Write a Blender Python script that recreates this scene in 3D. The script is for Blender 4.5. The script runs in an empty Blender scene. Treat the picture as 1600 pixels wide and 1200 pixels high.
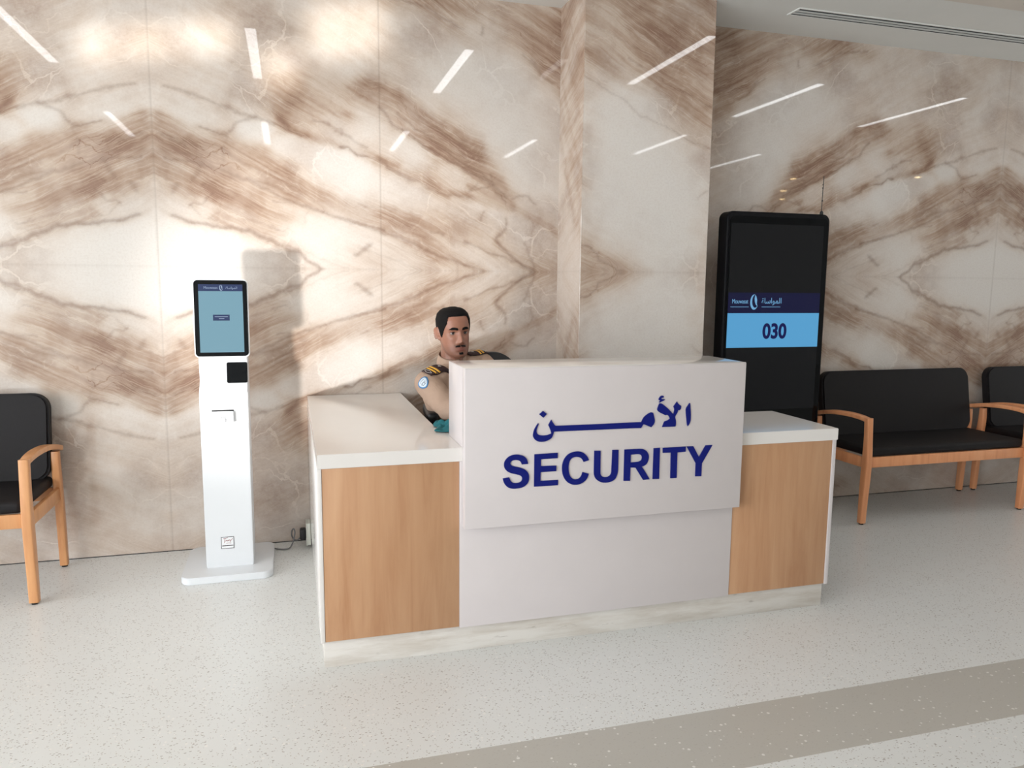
import bpy, bmesh, math, random
import numpy as np
from mathutils import Vector, Matrix
from mathutils.bvhtree import BVHTree

random.seed(7)
S = bpy.context.scene
COL = S.collection
PI = math.pi

# ------------------------------------------------------------------ camera
cam_data = bpy.data.cameras.new('camera')
cam = bpy.data.objects.new('camera', cam_data)
COL.objects.link(cam)
S.camera = cam
cam_data.sensor_width = 36.0
cam_data.lens = 1186.5 / 1600 * 36.0
cam_data.clip_start = 0.05
_yaw, _pit, _rol = 0.28429, 0.12873, -0.008947
_r = Vector((math.cos(_yaw), -math.sin(_yaw), 0))
_f = Vector((math.sin(_yaw) * math.cos(_pit), math.cos(_yaw) * math.cos(_pit), -math.sin(_pit)))
_d = _f.cross(_r)
_r2 = math.cos(_rol) * _r + math.sin(_rol) * _d
_d2 = -math.sin(_rol) * _r + math.cos(_rol) * _d
cam.matrix_world = Matrix(((_r2.x, -_d2.x, -_f.x, 0.0), (_r2.y, -_d2.y, -_f.y, 0.0),
                           (_r2.z, -_d2.z, -_f.z, 1.42), (0, 0, 0, 1)))

# ------------------------------------------------------------------ light and exposure
S.view_settings.view_transform = 'Standard'
S.view_settings.look = 'None'
S.view_settings.exposure = 0.06
S.view_settings.gamma = 1.0
S.view_settings.use_curve_mapping = False
S.cycles.use_denoising = True
S.cycles.max_bounces = 8

world = bpy.data.worlds.new('daylight')
S.world = world
world.use_nodes = True
world.node_tree.nodes['Background'].inputs[0].default_value = (0.85, 0.93, 1.0, 1)
world.node_tree.nodes['Background'].inputs[1].default_value = 1.2


def area(name, loc, aim, sx, sy, power, color, spread=PI):
    l = bpy.data.lights.new(name, 'AREA')
    l.shape = 'RECTANGLE'
    l.size, l.size_y, l.energy, l.color, l.spread = sx, sy, power, color, spread
    o = bpy.data.objects.new(name, l)
    COL.objects.link(o)
    o.location = loc
    o.rotation_euler = (Vector(aim) - Vector(loc)).to_track_quat('-Z', 'Y').to_euler()
    o['kind'] = 'helper'
    return o


def spot(name, loc, aim, power, color, angle, blend, radius):
    l = bpy.data.lights.new(name, 'SPOT')
    l.energy, l.color, l.spot_size, l.spot_blend, l.shadow_soft_size = power, color, angle, blend, radius
    o = bpy.data.objects.new(name, l)
    COL.objects.link(o)
    o.location = loc
    o.rotation_euler = (Vector(aim) - Vector(loc)).to_track_quat('-Z', 'Y').to_euler()
    o['kind'] = 'helper'
    return o


# area lamp for daylight from an assumed glazed left side, plus an added fill lamp brightening the right end
area('assumed_window_light', (-5.85, -0.8, 1.5), (0, 0.6, 1.3), 7.4, 2.5, 490, (0.915, 0.958, 1.0))
area('right_fill_light', (9.35, 2.6, 1.5), (4, 0.6, 1.3), 2.8, 2.4, 48, (0.93, 0.97, 1.0))
# added spot lamp near the floor for assumed sun bounce, washing wall and kiosk
spot('assumed_bounce_spot', (-2.15, 0.75, 0.16), (0.16, 4.25, 1.43), 700, (1.0, 0.965, 0.93), math.radians(25), 0.75, 0.13)
# added narrow-beam lamps inside the room, throwing bright patches onto the upper wall
area('added_patch_lamp', (-3.3, 0.2, 1.25), (-0.58, 4.25, 2.60), 0.58, 0.16, 0.30, (1.0, 0.96, 0.88), math.radians(2.2))
area('added_patch_lamp', (-2.9, 0.2, 1.25), (0.33, 4.25, 2.74), 0.30, 0.26, 0.30, (1.0, 0.96, 0.88), math.radians(2.2))
area('added_patch_lamp', (-2.9, 0.2, 1.05), (-0.02, 4.25, 2.52), 0.16, 0.20, 0.10, (1.0, 0.96, 0.88), math.radians(2.2))

# ------------------------------------------------------------------ measured outlines (metres on their own plane)
MARBLE_BANDS = [([(0.012, 0.743), (0.136, 0.713), (0.247, 0.685), (0.367, 0.633)], 0.0225, 0.55),
 ([(0.004, 0.573), (0.203, 0.537), (0.409, 0.516), (0.589, 0.493), (0.707, 0.408)], 0.0338, 0.65),
 ([(0.396, 0.587), (0.536, 0.563), (0.63, 0.527)], 0.0349, 0.8),
 ([(0.014, 0.465), (0.16, 0.401), (0.25, 0.373)], 0.0217, 0.5),
 ([(0.264, 0.349), (0.387, 0.338), (0.543, 0.279), (0.655, 0.258)], 0.031, 0.55),
 ([(0.259, 0.413), (0.279, 0.35)], 0.0225, 0.9),
 ([(0.587, 0.428), (0.658, 0.39)], 0.02, 0.8),
 ([(0.677, 0.481), (0.872, 0.399), (1.125, 0.316)], 0.036, 0.12),
 ([(0.719, 0.872), (0.84, 0.832), (0.963, 0.808)], 0.0248, 0.5),
 ([(1.048, 0.896), (1.217, 0.867)], 0.0255, 0.6),
 ([(0.606, 0.784), (0.715, 0.694), (0.795, 0.675), (0.918, 0.649), (1.111, 0.585), (1.214, 0.549)], 0.0174, 0.55),
 ([(0.009, 0.666), (0.169, 0.614), (0.363, 0.546)], 0.0254, 0.35),
 ([(0.388, 0.371), (0.512, 0.31)], 0.0194, 0.5),
 ([(1.015, 0.942), (1.127, 0.918), (1.241, 0.905), (1.356, 0.824), (1.473, 0.753), (1.569, 0.679), (1.667, 0.615), (1.741, 0.537), (1.816, 0.447), (1.867, 0.377)], 0.0366, 0.8),
 ([(1.127, 0.962), (1.298, 0.92), (1.473, 0.82), (1.618, 0.693), (1.778, 0.597)], 0.0633, 0.3),
 ([(1.766, 0.491), (1.842, 0.388)], 0.0375, 0.9),
 ([(1.01, 0.635), (1.122, 0.586), (1.237, 0.524), (1.353, 0.473), (1.472, 0.421), (1.618, 0.403), (1.717, 0.384), (1.842, 0.365)], 0.0225, 0.5),
 ([(1.868, 0.354), (1.97, 0.321), (2.074, 0.276), (2.141, 0.23)], 0.0281, 0.55),
 ([(1.533, 0.224), (1.718, 0.134), (1.909, 0.054), (2.105, 0.008)], 0.078, 0.32),
 ([(2.039, 0.004), (2.145, -0)], 0.0397, 0.6),
 ([(1.003, 0.243), (1.292, 0.148), (1.668, 0.014)], 0.046, 0.2),
 ([(1.933, 1.287), (2.136, 1.237)], 0.075, 0.5),
 ([(2.009, 1.226), (2.137, 1.145)], 0.0574, 0.6),
 ([(1.593, 1.255), (1.934, 1.219)], 0.047, 0.4),
 ([(2.27, 1.419), (2.092, 1.38)], 0.11, 0.9),
 ([(2.261, 1.245), (2.089, 1.325), (1.924, 1.368)], 0.0806, 0.85),
 ([(2.254, 1.107), (2.134, 1.117), (2.034, 1.124)], 0.0591, 0.8),
 ([(1.983, 1.409), (1.639, 1.413), (1.404, 1.434)], 0.0675, 0.55),
 ([(1.404, 1.434), (1.17, 1.397)], 0.048, 0.4),
 ([(2.248, 0.977), (2.162, 1.021)], 0.044, 0.5),
 ([(1.684, 0.685), (1.543, 0.702)], 0.0352, 0.5),
 ([(1.832, 0.421), (1.72, 0.505), (1.56, 0.611), (1.397, 0.699), (1.273, 0.846), (1.179, 0.912), (1.12, 0.945)], 0.047, 0.7),
 ([(1.772, 0.404), (1.622, 0.469)], 0.0235, 0.6),
 ([(1.444, 0.67), (1.287, 0.758), (1.162, 0.846), (1.068, 0.932)], 0.0569, 0.75),
 ([(1.013, 0.881), (0.789, 0.867), (0.653, 0.903)], 0.0921, 0.5),
 ([(0.748, 0.979), (0.647, 0.848)], 0.0525, 0.5),
 ([(1.428, 0.456), (1.186, 0.534), (0.942, 0.654), (0.704, 0.707), (0.603, 0.753)], 0.0325, 0.45),
 ([(1.361, 0.214), (1.082, 0.29), (0.741, 0.356), (0.464, 0.45), (0.217, 0.545), (-0.023, 0.583)], 0.099, 0.65),
 ([(0.613, 0.501), (0.405, 0.58), (0.04, 0.639)], 0.0621, 0.75),
 ([(1.369, 0.103), (1.15, 0.079), (0.99, 0.011)], 0.1238, 0.7),
 ([(0.548, 0.204), (0.277, 0.239), (0.035, 0.26)], 0.054, 0.5),
 ([(0.496, 0.406), (0.088, 0.39)], 0.081, 0.55)]
MARBLE_CRACKS = [([(0.217, 0.703), (0.27, 0.686), (0.352, 0.656)], 0.0027, 0.8),
 ([(0.009, 0.678), (0.132, 0.627), (0.243, 0.594), (0.364, 0.57), (0.425, 0.525), (0.573, 0.476), (0.675, 0.423)], 0.0034, 0.45),
 ([(0.005, 0.589), (0.114, 0.564), (0.234, 0.559)], 0.0029, 0.4),
 ([(0.572, 0.468), (0.684, 0.424)], 0.0036, 0.4),
 ([(0.598, 0.791), (0.667, 0.716), (0.763, 0.677)], 0.0028, 0.55),
 ([(0.773, 0.771), (0.92, 0.732), (0.928, 0.707)], 0.0025, 0.6),
 ([(0.91, 0.645), (0.951, 0.635), (0.985, 0.616), (1.01, 0.603), (1.052, 0.599)], 0.0041, 1.3),
 ([(1.052, 0.599), (1.128, 0.569), (1.214, 0.532)], 0.0026, 0.5),
 ([(0.569, 0.349), (0.649, 0.348), (0.746, 0.319), (0.911, 0.274), (1.08, 0.237), (1.21, 0.198)], 0.0032, 0.5),
 ([(0.156, 0.305), (0.225, 0.332), (0.273, 0.382)], 0.003, 0.5),
 ([(0.163, 0.306), (0.229, 0.244), (0.29, 0.242)], 0.0023, 0.4),
 ([(0.415, 0.258), (0.541, 0.221), (0.62, 0.19)], 0.0024, 0.45),
 ([(0.53, 0.134), (0.619, 0.132), (0.699, 0.092)], 0.0028, 0.6),
 ([(0.31, 0.351), (0.308, 0.287), (0.244, 0.244)], 0.0023, 0.3),
 ([(0.732, 0.084), (0.864, 0.036), (0.948, 0.003)], 0.0025, 0.25),
 ([(0.557, 0.23), (0.604, 0.19), (0.645, 0.208)], 0.0024, 0.4),
 ([(0.737, 0.294), (0.719, 0.235)], 0.0025, 0.3),
 ([(1.217, 0.837), (1.297, 0.775), (1.39, 0.725), (1.473, 0.662), (1.569, 0.598), (1.667, 0.557), (1.741, 0.502)], 0.004, 0.7),
 ([(1.24, 0.894), (1.356, 0.813), (1.497, 0.731), (1.618, 0.658)], 0.0035, 0.35),
 ([(1.122, 0.58), (1.237, 0.524), (1.353, 0.473), (1.413, 0.435), (1.509, 0.416), (1.618, 0.403)], 0.0034, 0.55),
 ([(1.618, 0.45), (1.716, 0.466), (1.766, 0.48)], 0.0031, 0.6),
 ([(1.741, 0.537), (1.754, 0.456), (1.829, 0.388)], 0.0056, 0.5),
 ([(1.867, 0.413), (1.969, 0.429), (2.008, 0.383)], 0.0038, 0.55),
 ([(1.83, 0.293), (1.831, 0.245), (1.768, 0.183), (1.819, 0.125), (1.922, 0.042), (2.026, -0.003)], 0.0057, 0.7),
 ([(1.946, 0.164), (1.973, 0.104), (2.013, -0.003)], 0.0039, 0.5),
 ([(1.97, 0.309), (2.003, 0.262), (1.984, 0.213)], 0.0032, 0.4),
 ([(1.003, 0.243), (1.14, 0.202), (1.292, 0.148), (1.471, 0.07), (1.668, 0.014), (1.731, -0.004)], 0.0052, 0.6),
 ([(1.4, 0.221), (1.472, 0.199)], 0.0036, 0.6),
 ([(1.594, 0.161), (1.743, 0.099), (1.87, 0.065), (2.013, 0)], 0.0043, 0.6),
 ([(1.005, 0.345), (1.177, 0.329), (1.352, 0.3)], 0.0029, 0.3),
 ([(1.001, 0.118), (1.174, 0.064), (1.338, -0.003)], 0.0029, 0.3),
 ([(1.705, 0.336), (1.692, 0.288)], 0.0031, 0.5),
 ([(1.922, 1.195), (1.998, 1.145), (2.062, 1.081), (2.139, 1.064)], 0.0038, 0.5),
 ([(1.545, 0.047), (1.551, -0.006)], 0.0031, 0.4),
 ([(1.585, 1.308), (1.481, 1.341), (1.401, 1.387), (1.185, 1.425)], 0.0047, 0.6),
 ([(2.023, 1.134), (1.969, 1.176)], 0.0039, 0.4),
 ([(1.691, 1.313), (1.689, 1.285)], 0.0058, 0.5),
 ([(1.832, 0.421), (1.697, 0.516), (1.535, 0.588), (1.441, 0.632), (1.323, 0.693), (1.289, 0.735), (1.193, 0.77), (1.148, 0.833), (1.113, 0.86)], 0.0047, 0.8),
 ([(1.671, 0.487), (1.634, 0.464)], 0.0047, 0.5),
 ([(1.299, 0.482), (1.107, 0.591)], 0.0059, 0.4),
 ([(1.061, 0.648), (0.897, 0.725)], 0.0051, 0.5),
 ([(0.72, 0.685), (0.619, 0.739), (0.426, 0.777), (0.25, 0.842), (0.069, 0.888)], 0.0062, 0.5),
 ([(0.497, 0.773), (0.403, 0.736), (0.341, 0.668)], 0.0062, 0.5),
 ([(0.335, 0.611), (0.328, 0.54)], 0.0064, 0.5),
 ([(1.144, 0.219), (0.908, 0.266), (0.653, 0.358), (0.393, 0.466), (0.215, 0.523), (0.048, 0.537)], 0.0051, 0.7),
 ([(0.83, -0.018), (0.68, 0.087), (0.438, 0.192), (0.182, 0.22), (0.073, 0.266)], 0.007, 0.8),
 ([(0.234, 0.53), (0.167, 0.431)], 0.0065, 0.5),
 ([(0.108, 0.404), (0.084, 0.361)], 0.0066, 0.5),
 ([(0.623, 0.416), (0.393, 0.466)], 0.0072, 0.5),
 ([(1.069, 0.137), (0.987, 0.075)], 0.0077, 0.6),
 ([(0.149, 0.605), (0.042, 0.653)], 0.0065, 0.6)]
MARBLE_PALE = [(0.478, 0.711, 0.093, 0.5), (0.673, 0.619, 0.096, 0.5), (0.916, 0.55, 0.144, 0.6), (0.255, 0.309, 0.045, 0.5), (0.468, 0.406, 0.07, 0.3), (0.075, 0.175, 0.15, 0.6), (1.04, 0.414, 0.136, 0.5), (0.909, 0.156, 0.214, 0.75), (1.173, 0.053, 0.176, 0.7), (1.45, 0.998, 0.18, 0.4), (1.776, 0.875, 0.208, 0.4), (1.296, 0.674, 0.141, 0.6), (1.84, 0.647, 0.125, 0.4), (1.897, 0.925, 0.259, 0.5), (1.677, 1.104, 0.2, 0.5), (1.996, 0.649, 0.23, 0.5), (1.089, 0.782, 0.1, 0.5), (0.933, 0.544, 0.155, 0.6), (1.226, 0.409, 0.132, 0.5), (0.065, 0.023, 0.327, 0.9), (0.42, 0.018, 0.222, 0.4), (0.489, 0.689, 0.072, 0.5), (0.201, 0.731, 0.13, 0.4)]
SECURITY_GLYPHS = [[[(0.2442, 0.2393), (0.2427, 0.2486), (0.2372, 0.2607), (0.2263, 0.2705), (0.2114, 0.2761), (0.1967, 0.2779), (0.1793, 0.2757), (0.1634, 0.2675), (0.1529, 0.2550), (0.1498, 0.2408), (0.1526, 0.2275), (0.1612, 0.2165), (0.1746, 0.2084), (0.1934, 0.2027), (0.2096, 0.1978), (0.2191, 0.1914), (0.2219, 0.1825), (0.2185, 0.1739), (0.2099, 0.1687), (0.1964, 0.1674), (0.1843, 0.1703), (0.1762, 0.1775), (0.1708, 0.1897), (0.1689, 0.1914), (0.1454, 0.1886), (0.1487, 0.1753), (0.1563, 0.1616), (0.1684, 0.1516), (0.1859, 0.1464), (0.2047, 0.1465), (0.2236, 0.1497), (0.2384, 0.1588), (0.2472, 0.1716), (0.2492, 0.1874), (0.2460, 0.2021), (0.2364, 0.2146), (0.2228, 0.2226), (0.2066, 0.2283), (0.1891, 0.2327), (0.1784, 0.2378), (0.1748, 0.2446), (0.1774, 0.2523), (0.1862, 0.2565), (0.1996, 0.2568), (0.2103, 0.2530), (0.2166, 0.2461), (0.2194, 0.2386)]],
 [[(0.2695, 0.2748), (0.3631, 0.2758), (0.3630, 0.2551), (0.2956, 0.2543), (0.2955, 0.2275), (0.3585, 0.2260), (0.3583, 0.2046), (0.2950, 0.2039), (0.2949, 0.1698), (0.3664, 0.1692), (0.3657, 0.1483), (0.2693, 0.1488)]],
 [[(0.4921, 0.2398), (0.4847, 0.2550), (0.4717, 0.2678), (0.4560, 0.2754), (0.4405, 0.2770), (0.4224, 0.2745), (0.4044, 0.2661), (0.3908, 0.2508), (0.3836, 0.2325), (0.3817, 0.2125), (0.3843, 0.1923), (0.3922, 0.1730), (0.4051, 0.1573), (0.4221, 0.1481), (0.4377, 0.1449), (0.4560, 0.1467), (0.4728, 0.1543), (0.4853, 0.1670), (0.4925, 0.1856), (0.4663, 0.1940), (0.4623, 0.1807), (0.4540, 0.1704), (0.4428, 0.1665), (0.4316, 0.1678), (0.4202, 0.1752), (0.4129, 0.1878), (0.4092, 0.2042), (0.4089, 0.2230), (0.4124, 0.2402), (0.4214, 0.2518), (0.4326, 0.2552), (0.4438, 0.2551), (0.4565, 0.2512), (0.4652, 0.2426), (0.4696, 0.2338)]],
 [[(0.5139, 0.2756), (0.5403, 0.2745), (0.5415, 0.1852), (0.5466, 0.1741), (0.5598, 0.1677), (0.5755, 0.1692), (0.5840, 0.1757), (0.5881, 0.1862), (0.5900, 0.2749), (0.6159, 0.2741), (0.6166, 0.2010), (0.6142, 0.1792), (0.6063, 0.1603), (0.5935, 0.1503), (0.5761, 0.1460), (0.5590, 0.1458), (0.5416, 0.1498), (0.5240, 0.1620), (0.5155, 0.1786), (0.5140, 0.1951)]],
 [[(0.6415, 0.2735), (0.7036, 0.2735), (0.7244, 0.2705), (0.7381, 0.2615), (0.7459, 0.2487), (0.7476, 0.2362), (0.7440, 0.2198), (0.7355, 0.2078), (0.7179, 0.2005), (0.7272, 0.1889), (0.7549, 0.1469), (0.7257, 0.1460), (0.6914, 0.1980), (0.6693, 0.2001), (0.6689, 0.1460), (0.6415, 0.1478)], [(0.6691, 0.2515), (0.7014, 0.2525), (0.7134, 0.2477), (0.7181, 0.2378), (0.7155, 0.2269), (0.7024, 0.2213), (0.6695, 0.2204)]],
 [[(0.7683, 0.2724), (0.7952, 0.2729), (0.7960, 0.1462), (0.7680, 0.1469)]],
 [[(0.8084, 0.2717), (0.9109, 0.2725), (0.9103, 0.2510), (0.8737, 0.2501), (0.8743, 0.1449), (0.8466, 0.1453), (0.8448, 0.2509), (0.8092, 0.2514)]],
 [[(0.9146, 0.2723), (0.9441, 0.2717), (0.9724, 0.2251), (1.0004, 0.2722), (1.0316, 0.2728), (0.9867, 0.1989), (0.9860, 0.1450), (0.9589, 0.1461), (0.9587, 0.2005)]]]
ARABIC_GLYPHS = [[[(0.9198, 0.4497), (0.9122, 0.4386), (0.9047, 0.4259), (0.9054, 0.4097), (0.9092, 0.3835), (0.9125, 0.3621), (0.9158, 0.3554), (0.9226, 0.3650), (0.9274, 0.3795), (0.9273, 0.4023), (0.9248, 0.4268), (0.9226, 0.4464)]],
 [[(0.7870, 0.4527), (0.7976, 0.4508), (0.8120, 0.4406), (0.8283, 0.4271), (0.8467, 0.4087), (0.8495, 0.4070), (0.8525, 0.4182), (0.8530, 0.4278), (0.8488, 0.4377), (0.8558, 0.4471), (0.8634, 0.4573), (0.8699, 0.4482), (0.8828, 0.4389), (0.8814, 0.4284), (0.8764, 0.4221), (0.8692, 0.4224), (0.8661, 0.4112), (0.8578, 0.3969), (0.8611, 0.3822), (0.8622, 0.3692), (0.8604, 0.3562), (0.8020, 0.3568), (0.8060, 0.3667), (0.8108, 0.3786), (0.8265, 0.3836), (0.8351, 0.3897), (0.8294, 0.3997), (0.8203, 0.4065), (0.8160, 0.4034), (0.7990, 0.4113), (0.7847, 0.4191), (0.7783, 0.4274), (0.7805, 0.4385)]],
 [[(0.8043, 0.4810), (0.8037, 0.4746), (0.7966, 0.4748), (0.7933, 0.4709), (0.7995, 0.4691), (0.8109, 0.4680), (0.8041, 0.4626), (0.7955, 0.4597), (0.7869, 0.4551), (0.7842, 0.4576), (0.7901, 0.4630), (0.7830, 0.4665), (0.7845, 0.4736), (0.7912, 0.4814), (0.7981, 0.4831)]],
 [[(0.7604, 0.4152), (0.7664, 0.3957), (0.7686, 0.3828), (0.7656, 0.3716), (0.7538, 0.3579), (0.7220, 0.3711), (0.7187, 0.3705), (0.7094, 0.3563), (0.6793, 0.3576), (0.5034, 0.3583), (0.3476, 0.3591), (0.3460, 0.3575), (0.3431, 0.3477), (0.3369, 0.3355), (0.3241, 0.3270), (0.3080, 0.3223), (0.2887, 0.3225), (0.2728, 0.3295), (0.2645, 0.3407), (0.2626, 0.3499), (0.2659, 0.3668), (0.2736, 0.3817), (0.2829, 0.3946), (0.2850, 0.3906), (0.2793, 0.3770), (0.2766, 0.3663), (0.2788, 0.3554), (0.2868, 0.3488), (0.3027, 0.3461), (0.3204, 0.3472), (0.3356, 0.3520), (0.3330, 0.3638), (0.3232, 0.3857), (0.3347, 0.4055), (0.3439, 0.3910), (0.3537, 0.3812), (0.5029, 0.3805), (0.6786, 0.3809), (0.7106, 0.3803), (0.7194, 0.3976), (0.7312, 0.4084), (0.7481, 0.4173), (0.7570, 0.4172)]],
 [[(0.3014, 0.4406), (0.3168, 0.4285), (0.3026, 0.4144), (0.2864, 0.4281)]]]

# ------------------------------------------------------------------ helpers
def link(o, parent=None):
    COL.objects.link(o)
    if parent is not None:
        o.parent = parent
    return o


def mesh_obj(name, bm, mat, parent=None, smooth=False, angle=None):
    me = bpy.data.meshes.new(name)
    bm.normal_update()
    bm.to_mesh(me)
    bm.free()
    if mat is not None:
        me.materials.append(mat)
    if smooth:
        me.polygons.foreach_set('use_smooth', [True] * len(me.polygons))
        if angle is not None:
            me.set_sharp_from_angle(angle=math.radians(angle))
    o = bpy.data.objects.new(name, me)
    return link(o, parent)


def thing(name, label, cat, loc=(0, 0, 0), rz=0.0, group=None):
    o = bpy.data.objects.new(name, None)
    o.empty_display_size = 0.1
    o.location = loc
    o.rotation_euler = (0, 0, rz)
    o['label'], o['category'] = label, cat
    if group:
        o['group'] = group
    return link(o)


def tag(o, label, cat, group=None):
    o['label'], o['category'] = label, cat
    if group:
        o['group'] = group
    return o


def struct(o):
    o['kind'] = 'structure'
    return o


def add_box(bm, x0, x1, y0, y1, z0, z1, bevel=0.0, seg=2):
    r = bmesh.ops.create_cube(bm, size=1.0)
    vs = r['verts']
    for v in vs:
        v.co = Vector((x0 + (v.co.x + 0.5) * (x1 - x0), y0 + (v.co.y + 0.5) * (y1 - y0), z0 + (v.co.z + 0.5) * (z1 - z0)))
    if bevel:
        es = list({e for v in vs for e in v.link_edges})
        bmesh.ops.bevel(bm, geom=es, offset=bevel, segments=seg, affect='EDGES', profile=0.5)
    return bm


def box(name, x0, x1, y0, y1, z0, z1, mat, parent=None, bevel=0.0, seg=2):
    bm = add_box(bmesh.new(), x0, x1, y0, y1, z0, z1, bevel, seg)
    return mesh_obj(name, bm, mat, parent, smooth=bevel > 0, angle=40)


def rrect(w, h, r, n=8):
    """outline of a rounded rectangle, centred, counter-clockwise"""
    pts = []
    for cx, cy, a0 in ((w / 2 - r, h / 2 - r, 0), (-w / 2 + r, h / 2 - r, 90), (-w / 2 + r, -h / 2 + r, 180), (w / 2 - r, -h / 2 + r, 270)):
        for i in range(n + 1):
            a = math.radians(a0 + 90 * i / n)
            pts.append((cx + r * math.cos(a), cy + r * math.sin(a)))
    return pts


def add_prism(bm, pts, d0, d1, axes='XZY', off=(0, 0, 0), bevel=0.0, seg=2):
    """polygon pts in the plane of the first two axes, from d0 to d1 along the third"""
    idx = ['XYZ'.index(c) for c in axes]

    def mk(p, d):
        c = [0, 0, 0]
        c[idx[0]], c[idx[1]], c[idx[2]] = p[0], p[1], d
        return Vector(c) + Vector(off)
    a = [bm.verts.new(mk(p, d0)) for p in pts]
    b = [bm.verts.new(mk(p, d1)) for p in pts]
    fa, fb = bm.faces.new(a), bm.faces.new(b[::-1])
    n = len(pts)
    for i in range(n):
        bm.faces.new((a[(i + 1) % n], a[i], b[i], b[(i + 1) % n]))
    bmesh.ops.recalc_face_normals(bm, faces=bm.faces[:])
    if bevel:
        bmesh.ops.bevel(bm, geom=list(set(fa.edges) | set(fb.edges)), offset=bevel, segments=seg, affect='EDGES')
    return bm


def prism(name, pts, d0, d1, mat, parent=None, axes='XZY', off=(0, 0, 0), bevel=0.0, seg=2):
    bm = add_prism(bmesh.new(), pts, d0, d1, axes, off, bevel, seg)
    return mesh_obj(name, bm, mat, parent, smooth=True, angle=35)


def catmull(pts, n=8, closed=False):
    P = [Vector(p) for p in pts]
    m = len(P)
    out = []
    for i in range(m if closed else m - 1):
        p0 = P[(i - 1) % m] if closed or i > 0 else P[0]
        p1, p2 = P[i], P[(i + 1) % m]
        p3 = P[(i + 2) % m] if closed or i + 2 < m else P[-1]
        for k in range(n):
            t = k / n
            out.append(0.5 * ((2 * p1) + (p2 - p0) * t + (2 * p0 - 5 * p1 + 4 * p2 - p3) * t * t + (3 * p1 - p0 - 3 * p2 + p3) * t ** 3))
    if not closed:
        out.append(P[-1])
    return out


def add_sweep(bm, path, section, side=None):
    """sweep closed section [(u, v)] or a function i -> section along path; u along 'side', v along the other normal"""
    P = [Vector(p) for p in path]
    rings = []
    for i, p in enumerate(P):
        t = (P[min(i + 1, len(P) - 1)] - P[max(i - 1, 0)]).normalized()
        s = Vector(side) if side is not None else (Vector((0, 0, 1)) if abs(t.z) < 0.9 else Vector((1, 0, 0)))
        s = (s - t * s.dot(t)).normalized()
        w = t.cross(s)
        sec = section(i / max(1, len(P) - 1)) if callable(section) else section
        rings.append([bm.verts.new(p + s * u + w * v) for u, v in sec])
    n = len(rings[0])
    for a, b in zip(rings, rings[1:]):
        for k in range(n):
            bm.faces.new((a[k], a[(k + 1) % n], b[(k + 1) % n], b[k]))
    bm.faces.new(rings[0][::-1])
    bm.faces.new(rings[-1])
    bmesh.ops.recalc_face_normals(bm, faces=bm.faces[:])
    return bm


def circle(r, n=12):
    return [(r * math.cos(2 * PI * i / n), r * math.sin(2 * PI * i / n)) for i in range(n)]


def tube(name, path, r, mat, parent=None, n=10):
    return mesh_obj(name, add_sweep(bmesh.new(), path, circle(r, n)), mat, parent, smooth=True, angle=50)


def glyph_mesh(name, groups, depth, mat, parent, origin, y):
    """flat letters from outlines (first loop outer, others holes), standing on the plane Y = y"""
    cu = bpy.data.curves.new(name, 'CURVE')
    cu.dimensions = '2D'
    cu.fill_mode = 'BOTH'
    cu.extrude = depth / 2
    for g in groups:
        for loop in g:
            sp = cu.splines.new('POLY')
            sp.points.add(len(loop) - 1)
            for p, q in zip(sp.points, loop):
                p.co = (q[0], q[1], 0, 1)
            sp.use_cyclic_u = True
    tmp = link(bpy.data.objects.new('tmp', cu))
    bpy.context.view_layer.update()
    me = bpy.data.meshes.new_from_object(tmp.evaluated_get(bpy.context.evaluated_depsgraph_get()))
    bpy.data.objects.remove(tmp)
    bpy.data.curves.remove(cu)
    me.name = name
    me.transform(Matrix.Translation((origin[0], y - depth / 2, origin[1])) @ Matrix.Rotation(PI / 2, 4, 'X'))
    me.materials.clear()
    me.materials.append(mat)
    return link(bpy.data.objects.new(name, me), parent)


def text_mesh(name, body, size, mat, parent, x, y, z, depth=0.0006, bold=0.0, align='CENTER', sx=1.0, rx=PI / 2):
    cu = bpy.data.curves.new(name, 'FONT')
    cu.body, cu.size, cu.align_x, cu.extrude, cu.offset = body, size, align, depth / 2, bold
    tmp = link(bpy.data.objects.new('tmp', cu))
    bpy.context.view_layer.update()
    me = bpy.data.meshes.new_from_object(tmp.evaluated_get(bpy.context.evaluated_depsgraph_get()))
    bpy.data.objects.remove(tmp)
    bpy.data.curves.remove(cu)
    me.name = name
    me.transform(Matrix.Translation((x, y - depth / 2, z)) @ Matrix.Rotation(rx, 4, 'X') @ Matrix.Diagonal((sx, 1, 1, 1)))
    me.materials.clear()
    me.materials.append(mat)
    return link(bpy.data.objects.new(name, me), parent)


def add_sphere(bm, c, r, scale=(1, 1, 1), u=20, v=14, rot=None):
    m = Matrix.Translation(c)
    if rot is not None:
        m = m @ rot.to_4x4()
    m = m @ Matrix.Diagonal((r * scale[0], r * scale[1], r * scale[2], 1))
    bmesh.ops.create_uvsphere(bm, u_segments=u, v_segments=v, radius=1.0, matrix=m)


def add_limb(bm, p1, r1, p2, r2, n=20):
    """tapered limb with round ends"""
    p1, p2 = Vector(p1), Vector(p2)
    add_sphere(bm, p1, r1, u=n, v=12)
    add_sphere(bm, p2, r2, u=n, v=12)
    d = p2 - p1
    m = Matrix.Translation((p1 + p2) / 2) @ d.to_track_quat('Z', 'Y').to_matrix().to_4x4()
    bmesh.ops.create_cone(bm, cap_ends=True, segments=n, radius1=r1, radius2=r2, depth=d.length, matrix=m)


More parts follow.
